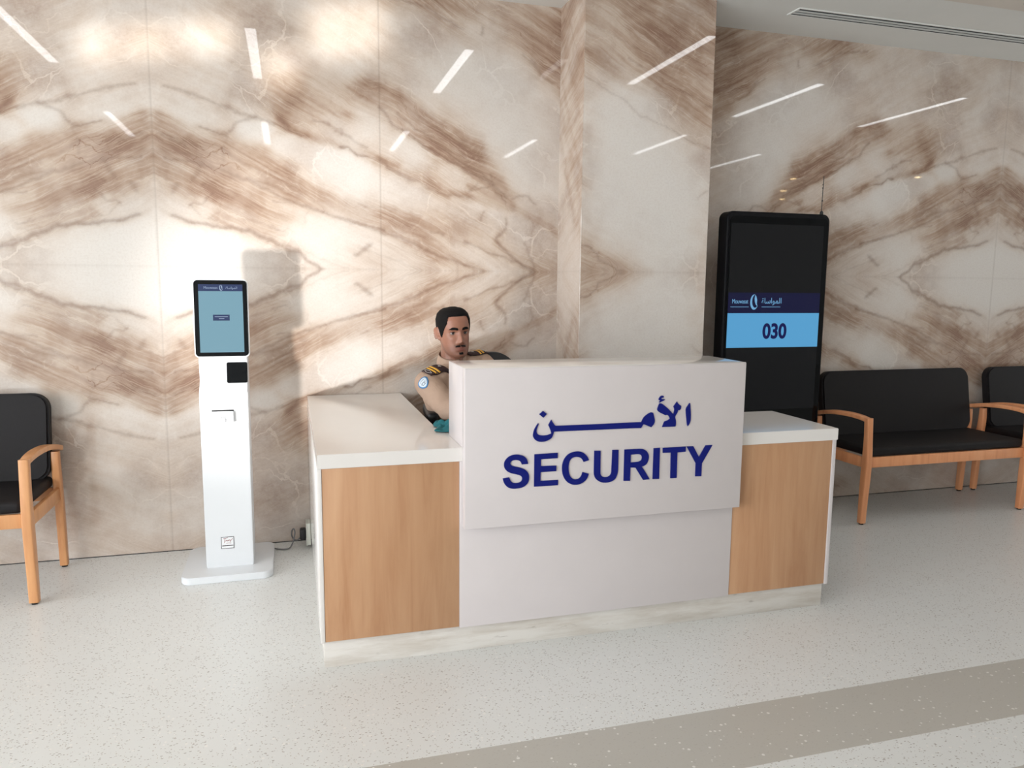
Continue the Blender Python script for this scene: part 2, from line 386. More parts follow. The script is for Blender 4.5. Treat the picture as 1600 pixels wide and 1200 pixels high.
def add_loft(bm, sections, n=28):
    """sections: (centre, half width vector, half depth vector); closed ends"""
    rings = []
    for c, a, b in sections:
        c, a, b = Vector(c), Vector(a), Vector(b)
        rings.append([bm.verts.new(c + a * math.cos(2 * PI * i / n) + b * math.sin(2 * PI * i / n)) for i in range(n)])
    fs = []
    for a, b in zip(rings, rings[1:]):
        for k in range(n):
            fs.append(bm.faces.new((a[k], a[(k + 1) % n], b[(k + 1) % n], b[k])))
    fs.append(bm.faces.new(rings[0][::-1]))
    fs.append(bm.faces.new(rings[-1]))
    bmesh.ops.recalc_face_normals(bm, faces=fs)


def fuse(name, bm, voxel, mat, parent=None, smooth_iter=4, factor=0.5):
    """one continuous skin around everything in bm"""
    me = bpy.data.meshes.new(name)
    bm.to_mesh(me)
    bm.free()
    o = link(bpy.data.objects.new(name, me))
    md = o.modifiers.new('remesh', 'REMESH')
    md.mode, md.voxel_size, md.use_smooth_shade = 'VOXEL', voxel, True
    if smooth_iter:
        sm = o.modifiers.new('smooth', 'SMOOTH')
        sm.factor, sm.iterations = factor, smooth_iter
    bpy.context.view_layer.update()
    me2 = bpy.data.meshes.new_from_object(o.evaluated_get(bpy.context.evaluated_depsgraph_get()))
    bpy.data.objects.remove(o)
    bpy.data.meshes.remove(me)
    me2.name = name
    me2.materials.clear()
    me2.materials.append(mat)
    me2.polygons.foreach_set('use_smooth', [True] * len(me2.polygons))
    return link(bpy.data.objects.new(name, me2), parent)


# ------------------------------------------------------------------ materials
def srgb(r, g, b):
    return tuple(((c / 255) / 12.92 if c <= 10 else (((c / 255) + 0.055) / 1.055) ** 2.4) for c in (r, g, b)) + (1.0,)


class NT:
    """small node-tree builder"""
    def __init__(self, name):
        self.m = bpy.data.materials.new(name)
        self.m.use_nodes = True
        self.t = self.m.node_tree
        self.b = self.t.nodes['Principled BSDF']

    def n(self, kind, **kw):
        o = self.t.nodes.new(kind)
        for k, v in kw.items():
            if k in o.inputs.keys():
                self.put(o.inputs[k], v)
            else:
                setattr(o, k, v)
        return o

    def put(self, sock, v):
        if hasattr(v, 'is_output'):
            self.t.links.new(v, sock)
        elif hasattr(v, 'outputs'):
            self.t.links.new(v.outputs[0], sock)
        else:
            sock.default_value = v

    def math(self, op, a, b=0.0, c=0.0, clamp=False):
        o = self.t.nodes.new('ShaderNodeMath')
        o.operation, o.use_clamp = op, clamp
        for i, v in enumerate((a, b, c)):
            self.put(o.inputs[i], v)
        return o.outputs[0]

    def mix(self, f, a, b, mode='MIX'):
        o = self.t.nodes.new('ShaderNodeMix')
        o.data_type, o.blend_type = 'RGBA', mode
        self.put(o.inputs[0], f)
        self.put(o.inputs[6], a)
        self.put(o.inputs[7], b)
        return o.outputs[2]

    def ramp(self, f, stops, mode='LINEAR'):
        o = self.t.nodes.new('ShaderNodeValToRGB')
        o.color_ramp.interpolation = mode
        el = o.color_ramp.elements
        el[0].position, el[0].color = stops[0]
        el[1].position, el[1].color = stops[-1]
        for p, c in stops[1:-1]:
            e = el.new(p)
            e.color = c
        self.put(o.inputs[0], f)
        return o.outputs[0]

    def noise(self, vec, scale, detail=4.0, rough=0.55, dist=0.0):
        o = self.t.nodes.new('ShaderNodeTexNoise')
        self.put(o.inputs['Vector'], vec)
        for k, v in (('Scale', scale), ('Detail', detail), ('Roughness', rough), ('Distortion', dist)):
            o.inputs[k].default_value = v
        return o.outputs[0]

    def mapping(self, vec, scale=(1, 1, 1), rot=(0, 0, 0), loc=(0, 0, 0)):
        o = self.t.nodes.new('ShaderNodeMapping')
        self.put(o.inputs[0], vec)
        o.inputs[1].default_value, o.inputs[2].default_value, o.inputs[3].default_value = loc, rot, scale
        return o.outputs[0]

    def bump(self, h, strength=0.1, dist=0.01):
        o = self.t.nodes.new('ShaderNodeBump')
        o.inputs['Strength'].default_value, o.inputs['Distance'].default_value = strength, dist
        self.put(o.inputs['Height'], h)
        self.put(self.b.inputs['Normal'], o.outputs[0])

    def attr(self, name):
        o = self.t.nodes.new('ShaderNodeAttribute')
        o.attribute_name = name
        return o

    def obj(self):
        return self.t.nodes.new('ShaderNodeTexCoord').outputs['Object']

    def set(self, **kw):
        for k, v in kw.items():
            self.put(self.b.inputs[k.replace('_', ' ')], v)
        return self.m


def plain(name, col, rough=0.5, var=0.06, scale=8.0, metallic=0.0, spec=0.5, coat=0.0):
    """a single-colour surface with a little mottling"""
    k = NT(name)
    f = k.noise(k.obj(), scale, 5)
    dark = tuple(c * (1 - var * 2) for c in col[:3]) + (1,)
    lite = tuple(min(1, c * (1 + var)) for c in col[:3]) + (1,)
    return k.set(Base_Color=k.mix(f, dark, lite), Roughness=rough, Metallic=metallic, Specular_IOR_Level=spec, Coat_Weight=coat)


def glow(name, col, strength):
    k = NT(name)
    return k.set(Base_Color=(0.01, 0.01, 0.01, 1), Roughness=0.25, Emission_Color=col, Emission_Strength=strength, Specular_IOR_Level=0.15)


def marble_material():
    k = NT('polished_marble')
    slab = k.attr('slab').outputs['Vector']
    vein = k.attr('vein').outputs['Fac']
    crack = k.attr('crack').outputs['Fac']
    pale = k.attr('pale').outputs['Fac']
    seam = k.attr('seam').outputs['Fac']
    rot = k.mapping(slab, rot=(0, 0, math.radians(27)))
    warp = k.t.nodes.new('ShaderNodeTexNoise')
    k.put(warp.inputs['Vector'], rot)
    warp.inputs['Scale'].default_value, warp.inputs['Detail'].default_value = 2.6, 6
    wv = k.t.nodes.new('ShaderNodeVectorMath')
    wv.operation = 'MULTIPLY_ADD'
    k.put(wv.inputs[0], warp.outputs['Color'])
    wv.inputs[1].default_value = (0.10, 0.10, 0)
    k.put(wv.inputs[2], rot)
    P = wv.outputs[0]
    lay = k.noise(k.mapping(P, scale=(1.1, 10, 1)), 1.5, 5, 0.55)          # broad layers along the bedding
    lines = k.noise(k.mapping(P, scale=(2.2, 34, 1), loc=(3, 7, 0)), 1.3, 5, 0.55)
    hair = k.noise(k.mapping(P, scale=(2.0, 60, 1), loc=(9, 2, 0)), 1.1, 3, 0.5)
    cloud = k.noise(k.mapping(P, scale=(1, 1.8, 1)), 1.5, 6, 0.55)
    mott = k.noise(slab, 20, 8, 0.7)
    brec = k.noise(slab, 7, 8, 0.7, 0.4)
    grain = k.noise(slab, 95, 4, 0.7)

    def step(f, a, c):
        return k.ramp(f, [(a, (0, 0, 0, 1)), (c, (1, 1, 1, 1))])
    lay, lines, cl = step(lay, 0.36, 0.68), step(lines, 0.45, 0.72), step(cloud, 0.40, 0.66)
    hair = step(k.math('ABSOLUTE', k.math('SUBTRACT', hair, 0.5)), 0.030, 0.0)
    unpale = k.math('SUBTRACT', 1.0, k.math('MULTIPLY', pale, 0.95), clamp=True)
    brown = k.math('MULTIPLY', vein, k.math('ADD', k.math('MULTIPLY', lay, 0.30), 0.38))
    soft = k.math('ADD', k.math('MULTIPLY', cl, 0.18), k.math('MULTIPLY', lay, 0.12))
    soft = k.math('ADD', soft, k.math('MULTIPLY', k.math('MULTIPLY', lines, k.math('ADD', vein, 0.26)), 0.25))
    soft = k.math('ADD', soft, k.math('MULTIPLY', k.math('MULTIPLY', hair, k.math('MULTIPLY', cl, k.math('ADD', vein, 0.30))), 0.34))
    brown = k.math('ADD', brown, k.math('MULTIPLY', soft, unpale))
    # broken, breccia-like plates: thin dark joints and pale calcite threads, only in the browner parts
    jw = k.t.nodes.new('ShaderNodeVectorMath')
    jw.operation = 'MULTIPLY_ADD'
    k.put(jw.inputs[0], warp.outputs['Color'])
    jw.inputs[1].default_value = (0.55, 0.55, 0)
    k.put(jw.inputs[2], rot)

    def joints(scale, st, loc, w):
        v = k.t.nodes.new('ShaderNodeTexVoronoi')
        v.feature = 'DISTANCE_TO_EDGE'
        v.inputs['Scale'].default_value = scale
        k.put(v.inputs['Vector'], k.mapping(jw.outputs[0], scale=st, loc=loc))
        return step(v.outputs['Distance'], w, 0.0)
    patchy = step(k.noise(slab, 2.6, 3, 0.5), 0.47, 0.62)
    j1 = k.math('MULTIPLY', joints(2.6, (1, 2.1, 1), (0, 0, 0), 0.016), patchy)
    j2 = k.math('MULTIPLY', joints(6.5, (1, 2.4, 1), (3, 1, 0), 0.020), k.math('MULTIPLY', step(k.noise(slab, 3.4, 3, 0.5), 0.52, 0.66), k.math('ADD', vein, 0.25, clamp=True)))
    j3 = k.math('MULTIPLY', joints(5.0, (1, 3.0, 1), (7, 4, 0), 0.022), step(k.noise(k.mapping(slab, loc=(5, 5, 0)), 3.0, 3, 0.5), 0.53, 0.66))
    joint = k.math('MULTIPLY', k.math('ADD', k.math('MULTIPLY', j1, 0.55), k.math('MULTIPLY', j2, 0.55), clamp=True), unpale)
    brown = k.math('ADD', brown, k.math('MULTIPLY', k.math('SUBTRACT', brec, 0.5), 0.40))
    brown = k.math('ADD', brown, k.math('MULTIPLY', k.math('SUBTRACT', mott, 0.5), 0.22), clamp=True)
    col = k.ramp(brown, [(0.0, srgb(216, 206, 197)), (0.18, srgb(208, 194, 182)), (0.42, srgb(192, 173, 157)), (0.7, srgb(172, 147, 128)), (1.0, srgb(143, 114, 97))])
    pm = k.math('MULTIPLY', pale, k.math('ADD', k.math('MULTIPLY', brec, 0.9), 0.30), clamp=True)
    pm = k.math('MULTIPLY', pm, k.math('SUBTRACT', 1.0, k.math('MULTIPLY', brown, 1.1), clamp=True), clamp=True)
    col = k.mix(pm, col, srgb(219, 215, 210))
    col = k.mix(k.math('MULTIPLY', k.math('SUBTRACT', grain, 0.45, clamp=True), 0.6), col, srgb(160, 138, 122))
    cr = k.math('MULTIPLY', crack, k.math('ADD', k.math('MULTIPLY', mott, 1.3), 0.05), clamp=True)
    col = k.mix(k.math('MULTIPLY', cr, 0.72), col, srgb(108, 80, 66))
    col = k.mix(k.math('MULTIPLY', joint, k.math('MULTIPLY', mott, 1.1)), col, srgb(128, 98, 82))
    col = k.mix(k.math('MULTIPLY', k.math('MULTIPLY', j3, 0.28), brown), col, srgb(226, 210, 196))
    col = k.mix(k.math('MULTIPLY', seam, 0.32), col, srgb(120, 100, 86))
    return k.set(Base_Color=col, Roughness=0.03, Specular_IOR_Level=0.5)


def floor_material():
    k = NT('speckled_vinyl')
    o = k.obj()
    sep = k.t.nodes.new('ShaderNodeSeparateXYZ')
    k.put(sep.inputs[0], o)
    y = sep.outputs[1]

    def band(a, b):
        return k.math('MULTIPLY', k.math('GREATER_THAN', y, a), k.math('LESS_THAN', y, b))
    stripe = k.math('ADD', band(1.818, 2.121), band(1.20, 1.604), clamp=True)
    base = k.mix(stripe, srgb(224, 226, 225), srgb(184, 181, 174))
    base = k.mix(k.math('MULTIPLY', k.noise(o, 6, 5), 0.16), base, srgb(200, 192, 180))

    def chips(scale, thr, seed, stretch, prob):
        v = k.t.nodes.new('ShaderNodeTexVoronoi')
        v.feature = 'F1'
        v.inputs['Scale'].default_value = scale
        v.inputs['Randomness'].default_value = 1.0
        k.put(v.inputs['Vector'], k.mapping(o, scale=stretch, rot=(0, 0, seed), loc=(seed, seed, 0)))
        s2 = k.t.nodes.new('ShaderNodeSeparateColor')
        k.put(s2.inputs[0], v.outputs['Color'])
        near = k.math('LESS_THAN', v.outputs['Distance'], k.math('MULTIPLY', s2.outputs[1], thr))
        return k.math('MULTIPLY', near, k.math('LESS_THAN', s2.outputs[0], prob))
    c1 = k.math('ADD', chips(70, 0.30, 0.4, (1.0, 2.0, 1), 0.5), chips(70, 0.30, 1.9, (1.0, 2.0, 1), 0.5), clamp=True)
    c2 = chips(95, 0.34, 2.7, (1.6, 1.0, 1), 0.5)
    c3 = chips(60, 0.32, 3.3, (1, 1, 1), 0.35)
    keep = k.math('SUBTRACT', 1.0, k.math('MULTIPLY', stripe, 0.75))
    base = k.mix(k.math('MULTIPLY', k.math('MULTIPLY', c1, 0.65), keep), base, srgb(128, 116, 104))
    base = k.mix(k.math('MULTIPLY', k.math('MULTIPLY', c2, 0.5), keep), base, srgb(158, 142, 126))
    base = k.mix(k.math('MULTIPLY', c3, 0.7), base, srgb(236, 234, 230))
    return k.set(Base_Color=base, Roughness=0.30, Specular_IOR_Level=0.35)


def wood_material(name, lite, mid, dark, axis='Z', rough=0.35, scale=1.0):
    k = NT(name)
    o = k.obj()
    sc = {'Z': (26, 26, 1.6), 'X': (1.6, 26, 26), 'Y': (26, 1.6, 26)}[axis]
    a = k.noise(k.mapping(o, scale=tuple(s * scale for s in sc)), 1.0, 8, 0.6, 0.6)
    sc2 = {'Z': (5, 5, 1.2), 'X': (1.2, 5, 5), 'Y': (5, 1.2, 5)}[axis]
    b = k.noise(k.mapping(o, scale=tuple(s * scale for s in sc2), loc=(3, 1, 2)), 1.0, 5, 0.6, 1.2)
    f = k.math('ADD', k.math('MULTIPLY', a, 0.55), k.math('MULTIPLY', b, 0.45))
    col = k.ramp(f, [(0.34, dark), (0.50, mid), (0.68, lite)])
    return k.set(Base_Color=col, Roughness=rough)


M = {}
M['marble'] = marble_material()
M['floor'] = floor_material()
M['maple'] = wood_material('maple_laminate', srgb(199, 157, 121), srgb(190, 146, 110), srgb(177, 130, 94))
M['beech'] = wood_material('beech', srgb(222, 166, 116), srgb(208, 150, 102), srgb(190, 128, 82), rough=0.3)
M['shade_beech'] = wood_material('shade_toned_beech', srgb(244, 178, 130), srgb(236, 164, 117), srgb(218, 144, 99), rough=0.3)  # same wood as beech; bench tone under dimmer light is put into the colour
M['white'] = plain('white_laminate', srgb(211, 204, 204), 0.28, 0.02)
M['counter'] = plain('white_solid_surface', srgb(230, 226, 222), 0.10, 0.015)
M['plaster'] = plain('painted_plaster', srgb(238, 238, 234), 0.8, 0.03, 3)
M['ceiling_warm'] = plain('warm_ceiling_panel', srgb(228, 220, 210), 0.7, 0.04, 3)
M['blue'] = plain('blue_acrylic', srgb(8, 22, 112), 0.4, 0.05, spec=0.25)
M['kiosk'] = plain('white_powder_coat', srgb(222, 225, 228), 0.30, 0.01)
M['black_glass'] = plain('black_glass', srgb(8, 10, 13), 0.04, 0.1, spec=0.18)
M['black_metal'] = plain('black_powder_coat', srgb(10, 11, 15), 0.6, 0.1, spec=0.2)
M['black_plastic'] = plain('black_plastic', srgb(24, 25, 29), 0.45, 0.1)
M['charcoal'] = plain('charcoal_upholstery', srgb(27, 25, 27), 0.6, 0.10, 60, spec=0.25)
M['rubber'] = plain('black_rubber', srgb(18, 18, 18), 0.7, 0.1)
M['alu'] = plain('anodised_aluminium', srgb(196, 198, 198), 0.3, 0.03, 20, metallic=0.9)
M['vent_white'] = plain('vent_enamel', srgb(214, 218, 216), 0.4, 0.02)
M['dark_slot'] = plain('dark_slot', srgb(26, 27, 28), 0.7, 0.1)
M['grey_cord'] = plain('grey_cord', srgb(112, 112, 114), 0.5, 0.05)
M['paper'] = plain('thermal_paper', srgb(232, 234, 236), 0.6, 0.02)
M['ink_grey'] = plain('grey_ink', srgb(120, 120, 124), 0.7, 0.05)
M['ink_dark'] = plain('dark_ink', srgb(70, 62, 64), 0.7, 0.05)
M['ink_red'] = plain('red_ink', srgb(150, 60, 62), 0.7, 0.05)
M['socket'] = plain('ivory_plastic', srgb(222, 224, 214), 0.35, 0.02)


def plinth_material():
    k = NT('scuffed_white_plinth')
    o = k.obj()
    a = k.noise(k.mapping(o, scale=(3, 3, 22)), 1.0, 7, 0.65)
    b = k.noise(k.mapping(o, scale=(9, 9, 40), loc=(4, 0, 1)), 1.0, 5, 0.6)
    col = k.mix(k.ramp(a, [(0.42, (0, 0, 0, 1)), (0.75, (1, 1, 1, 1))]), srgb(218, 214, 208), srgb(188, 178, 166))
    col = k.mix(k.ramp(b, [(0.64, (0, 0, 0, 1)), (0.76, (0.6, 0.6, 0.6, 1))]), col, srgb(128, 116, 106))
    return k.set(Base_Color=col, Roughness=0.35)


M['plinth'] = plinth_material()

# ------------------------------------------------------------------ marble pattern (vein map of the book-matched slab, metres)
DT = 0.005
TMAX, VMAX = 2.75, 1.52
_nt, _nv = int(TMAX / DT) + 1, int(VMAX / DT) + 1


def value_noise(x, y, seed, octaves=4):
    rng = np.random.RandomState(seed)
    out = np.zeros_like(x)
    amp, tot = 1.0, 0.0
    for _ in range(octaves):
        g = rng.rand(64, 64)
        xi, yi = np.floor(x).astype(int), np.floor(y).astype(int)
        fx, fy = x - xi, y - yi
        fx, fy = fx * fx * (3 - 2 * fx), fy * fy * (3 - 2 * fy)
        a, b = g[xi % 64, yi % 64], g[(xi + 1) % 64, yi % 64]
        c, d = g[xi % 64, (yi + 1) % 64], g[(xi + 1) % 64, (yi + 1) % 64]
        out += amp * ((a * (1 - fx) + b * fx) * (1 - fy) + (c * (1 - fx) + d * fx) * fy - 0.5)
        tot += amp
        amp *= 0.5
        x, y = x * 2.03 + 11.3, y * 2.03 + 5.7
    return out / tot


def seg_dist(T, V, pts):
    best = np.full(T.shape, 9.0)
    for (x0, y0), (x1, y1) in zip(pts, pts[1:]):
        dx, dy = x1 - x0, y1 - y0
        L = dx * dx + dy * dy + 1e-9
        s = np.clip(((T - x0) * dx + (V - y0) * dy) / L, 0, 1)
        best = np.minimum(best, np.hypot(T - x0 - s * dx, V - y0 - s * dy))
    return best


def slab_maps(bands, cracks, pales):
    T, V = np.meshgrid(np.arange(_nt) * DT, np.arange(_nv) * DT, indexing='ij')
    w1, w2 = value_noise(T * 5, V * 5, 1), value_noise(T * 5, V * 5, 2)
    f1, f2 = value_noise(T * 22, V * 22, 3), value_noise(T * 22, V * 22, 4)
    vein, crack, pale = np.ones_like(T), np.ones_like(T), np.ones_like(T)

    def local(pts, pad):
        xs, ys = [p[0] for p in pts], [p[1] for p in pts]
        i0, i1 = max(0, int((min(xs) - pad) / DT)), min(_nt, int((max(xs) + pad) / DT) + 2)
        j0, j1 = max(0, int((min(ys) - pad) / DT)), min(_nv, int((max(ys) + pad) / DT) + 2)
        return slice(i0, max(i0, i1)), slice(j0, max(j0, j1))
    for pts, w, s in bands:
        sl = local(pts, 0.1 + 3 * w)
        t, v = T[sl] + 0.05 * w1[sl] + 0.03 * f1[sl], V[sl] + 0.05 * w2[sl] + 0.03 * f2[sl]
        d = seg_dist(t, v, pts)
        vein[sl] *= 1 - np.clip(s * np.exp(-(d / (w * 1.15)) ** 2), 0, 0.97)
    for pts, w, s in cracks:
        w = max(w, 0.0022) * 0.9
        sl = local(pts, 0.06 + 4 * w)
        t, v = T[sl] + 0.03 * f1[sl], V[sl] + 0.03 * f2[sl]
        d = seg_dist(t, v, pts)
        crack[sl] *= 1 - np.clip(s, 0, 1) * np.clip(1.25 * np.exp(-(d / (w * 1.5)) ** 2), 0, 1)
        vein[sl] *= 1 - 0.35 * min(s, 1) * np.exp(-(d / 0.02) ** 2)
    for t0, v0, r, s in pales:
        d = np.hypot(T - t0 + 0.12 * w1, V - v0 + 0.12 * w2)
        pale *= 1 - np.clip(s, 0, 0.97) * np.exp(-(d / r) ** 4)
    return 1 - vein, 1 - crack, 1 - pale


SLAB_MAPS = slab_maps(MARBLE_BANDS, MARBLE_CRACKS, MARBLE_PALE)
# the pier is cut from another part of the block: brown bedding at the top, a pointed knot at mid height
PIER_BANDS = [([(-0.1, q + 0.04), (0.3, q - 0.11), (0.9, q - 0.35)], w, s) for q, w, s in
              ((1.13, 0.045, 0.55), (1.22, 0.05, 0.75), (1.31, 0.05, 0.55), (1.40, 0.06, 0.8), (1.52, 0.06, 0.6), (1.62, 0.06, 0.85), (1.75, 0.08, 0.8), (1.9, 0.08, 0.8))]
PIER_BANDS += [([(-0.1, 0.0), (0.10, 0.0), (0.20, 0.0)], 0.06, 0.8), ([(-0.1, 0.12), (0.04, 0.12), (0.09, 0.06)], 0.05, 0.75), ([(0.1, 0.03), (0.3, 0.02)], 0.05, 0.3),
               ([(0.25, 0.0), (0.42, 0.0)], 0.02, 0.35), ([(0.70, 0.22), (0.76, 0.34)], 0.05, 0.3), ([(0.74, 0.06), (0.77, 0.16)], 0.03, 0.3), ([(-0.1, 0.5), (0.02, 0.45)], 0.03, 0.3)]
PIER_CRACKS = [([(0.0, 0.145), (0.05, 0.125), (0.09, 0.10), (0.11, 0.055), (0.18, 0.03), (0.245, 0.002)], 0.003, 0.9), ([(0.11, 0.03), (0.17, 0.012)], 0.002, 0.5),
               ([(0.0, 1.02), (0.12, 0.96), (0.25, 0.90), (0.34, 0.83), (0.45, 0.80), (0.6, 0.74), (0.77, 0.68)], 0.0025, 0.5), ([(0.25, 1.13), (0.45, 1.03), (0.6, 0.97), (0.77, 0.91)], 0.003, 0.6),
               ([(0.4, 1.22), (0.47, 1.17), (0.5, 1.19)], 0.004, 0.7), ([(0.70, 0.42), (0.76, 0.46)], 0.0025, 0.4), ([(0.0, 1.30), (0.2, 1.22), (0.5, 1.10)], 0.002, 0.4)]
PIER_PALE = [(0.35, 0.45, 0.35, 0.9), (0.25, 0.8, 0.2, 0.7), (0.6, 0.3, 0.25, 0.7), (0.5, 0.1, 0.2, 0.7)]
PIER_MAPS = slab_maps(PIER_BANDS, PIER_CRACKS, PIER_PALE)
RETURN_BANDS = [([(0.0, q), (0.38, q - 0.62)], w, s) for q, w, s in ((0.75, 0.03, 0.3), (0.95, 0.05, 0.45), (1.1, 0.03, 0.5), (1.22, 0.04, 0.4), (1.36, 0.04, 0.6), (1.5, 0.05, 0.5), (1.66, 0.05, 0.6), (1.8, 0.06, 0.5), (1.95, 0.06, 0.6))]
RETURN_CRACKS = [([(0.05, 1.5), (0.3, 1.1)], 0.002, 0.4), ([(0.12, 0.62), (0.10, 0.55), (0.16, 0.48)], 0.002, 0.6)]
RETURN_MAPS = slab_maps(RETURN_BANDS, RETURN_CRACKS, [])


def bilinear(A, t, v):
    x, y = np.clip(t / DT, 0, _nt - 1.001), np.clip(v / DT, 0, _nv - 1.001)
    i, j = x.astype(int), y.astype(int)
    fx, fy = x - i, y - j
    return (A[i, j] * (1 - fx) + A[i + 1, j] * fx) * (1 - fy) + (A[i, j + 1] * (1 - fx) + A[i + 1, j + 1] * fx) * fy


def marble_wall(name, us, zs, to_xyz, to_t, seams, maps=None, twin=None):
    """a polished wall as a fine grid that carries the slab pattern; us runs along the wall, zs up"""
    U, Z = np.meshgrid(us, zs, indexing='ij')
    nu, nz = U.shape
    me = bpy.data.meshes.new(name)
    me.vertices.add(nu * nz)
    me.vertices.foreach_set('co', to_xyz(U, Z).reshape(-1))
    i, j = np.meshgrid(np.arange(nu - 1), np.arange(nz - 1), indexing='ij')
    q = np.stack([i * nz + j, (i + 1) * nz + j, (i + 1) * nz + j + 1, i * nz + j + 1], -1).reshape(-1, 4)
    me.loops.add(q.size)
    me.loops.foreach_set('vertex_index', q.reshape(-1).astype(np.int32))
    me.polygons.add(len(q))
    me.polygons.foreach_set('loop_start', np.arange(0, q.size, 4, dtype=np.int32))
    me.update(calc_edges=True)
    T, V = to_t(U), np.abs(Z - 1.5)
    for n_, key in enumerate(('vein', 'crack', 'pale')):
        val = bilinear((maps or SLAB_MAPS)[n_], T, V)
        if twin is not None:
            val = np.where(U < twin[0], bilinear(twin[1][n_], U, V), val)
        me.attributes.new(key, 'FLOAT', 'POINT').data.foreach_set('value', val.reshape(-1).astype(np.float32))
    sm = np.exp(-(np.abs(Z - 1.5) / 0.003) ** 2) * 0.6
    for s in seams:
        sm = np.maximum(sm, np.exp(-(np.abs(U - s) / 0.0035) ** 2))
    me.attributes.new('seam', 'FLOAT', 'POINT').data.foreach_set('value', sm.reshape(-1).astype(np.float32))
    vec = np.stack([T, V, np.zeros_like(T)], -1).reshape(-1).astype(np.float32)
    me.attributes.new('slab', 'FLOAT_VECTOR', 'POINT').data.foreach_set('vector', vec)
    me.materials.append(M['marble'])
    return struct(link(bpy.data.objects.new(name, me)))


# ------------------------------------------------------------------ the room
X0, X1, Y0, Y1, ZC = -6.0, 9.5, -4.6, 4.25, 2.97


def fold(U):
    p = 5.405
    t = np.mod(U + 0.635, p)
    return np.minimum(t, p - t)


us = np.concatenate([np.arange(X0, -1.9, 0.05), np.arange(-1.9, 5.7, 0.0066), np.arange(5.7, X1 + 0.05, 0.05)])
zs = np.arange(0, 2.9751, 0.0068)
marble_wall('wall_back', us, zs, lambda U, Z: np.stack([U, np.full_like(U, Y1), Z], -1), fold,
            [-1.75, -0.635, 0.488, 4.77])
# the projecting pier clad in the same marble: front and its two returns
PX0, PX1, PY = 1.512, 2.278, 3.885
path_u = np.unique(np.concatenate([np.arange(0, Y1 - PY, 0.0066), [Y1 - PY],
                   np.arange(Y1 - PY, Y1 - PY + PX1 - PX0, 0.0066), [Y1 - PY + PX1 - PX0],
                   np.arange(Y1 - PY + PX1 - PX0, 2 * (Y1 - PY) + PX1 - PX0, 0.02), [2 * (Y1 - PY) + PX1 - PX0]]).round(6))
DRET = Y1 - PY


def pier_xyz(U, Z):
    a = np.clip(U, 0, DRET)
    b = np.clip(U - DRET, 0, PX1 - PX0)
    c = np.clip(U - DRET - (PX1 - PX0), 0, DRET)
    return np.stack([PX0 + b, Y1 - a + c, Z], -1)


marble_wall('wall_pier', path_u, zs, pier_xyz,
            lambda U: np.abs(U - DRET), [DRET], PIER_MAPS, (DRET, RETURN_MAPS))

floor = struct(box('floor', X0 - 0.1, X1 + 0.1, Y0 - 0.1, Y1 + 0.1, -0.12, 0.0, M['floor']))
struct(box('trim_1', X0, X1, Y1 - 0.0025, Y1 + 0.001, -0.001, 0.0035, M['dark_slot']))
struct(box('ceiling', X0 - 0.1, X1 + 0.1, Y0 - 0.1, Y1 + 0.1, ZC, ZC + 0.1, M['plaster']))
struct(box('trim_2', X0, X1, Y0, 3.50, ZC - 0.006, ZC + 0.002, M['ceiling_warm']))
struct(box('wall_right', X1, X1 + 0.1, Y0, Y1 + 0.1, 0, ZC, M['plaster']))


def glass_material():
    k = NT('window_glass')
    tr = k.t.nodes.new('ShaderNodeBsdfTransparent')
    gl = k.t.nodes.new('ShaderNodeBsdfGlossy')
    gl.inputs['Roughness'].default_value = 0.02
    fr = k.t.nodes.new('ShaderNodeFresnel')
    mx = k.t.nodes.new('ShaderNodeMixShader')
    k.put(mx.inputs[0], fr.outputs[0])
    k.put(mx.inputs[1], tr.outputs[0])
    k.put(mx.inputs[2], gl.outputs[0])
    k.put(k.t.nodes['Material Output'].inputs[0], mx.outputs[0])
    return k.m


M['glass'] = glass_material()


def window(name, a0, a1, z0, z1, plane, side):
    """glazed bay with a metal frame and mullions; runs along Y on the left wall, along X on the front wall"""
    bm = bmesh.new()
    t = 0.03

    def bar(u0, u1, w0, w1):
        if side == 'left':
            add_box(bm, plane - 0.09, plane + 0.01, u0, u1, w0, w1)
        else:
            add_box(bm, u0, u1, plane - 0.09, plane + 0.01, w0, w1)
    bar(a0, a1, z0, z0 + 2 * t)
    bar(a0, a1, z1 - 2 * t, z1)
    n = 5
    for i in range(n + 1):
        c = a0 + (a1 - a0) * i / n
        c = min(max(c, a0 + t), a1 - t)
        bar(c - t, c + t, z0 + 2 * t, z1 - 2 * t)
    fr = struct(mesh_obj(name, bm, M['alu']))
    if side == 'left':
        box('pane', plane - 0.045, plane - 0.039, a0 + t, a1 - t, z0 + t, z1 - t, M['glass'], fr)
    else:
        box('pane', a0 + t, a1 - t, plane - 0.045, plane - 0.039, z0 + t, z1 - t, M['glass'], fr)


def bm_boxes(name, boxes, mat):
    bm = bmesh.new()
    for b in boxes:
        add_box(bm, *b)
    return struct(mesh_obj(name, bm, mat))


bm_boxes('wall_left', [(X0 - 0.1, X0, Y0, -4.5, 0, ZC), (X0 - 0.1, X0, 2.9, Y1 + 0.1, 0, ZC), (X0 - 0.1, X0, -4.5, 2.9, 2.80, ZC), (X0 - 0.1, X0, -4.5, 2.9, 0, 0.1)], M['plaster'])
window('assumed_window_1', -4.5, 2.9, 0.1, 2.80, X0, 'left')  # assumed window out of view, placed for the daylight from the left
struct(box('wall_front', X0 - 0.1, X1 + 0.1, Y0 - 0.1, Y0, 0, ZC, M['plaster']))

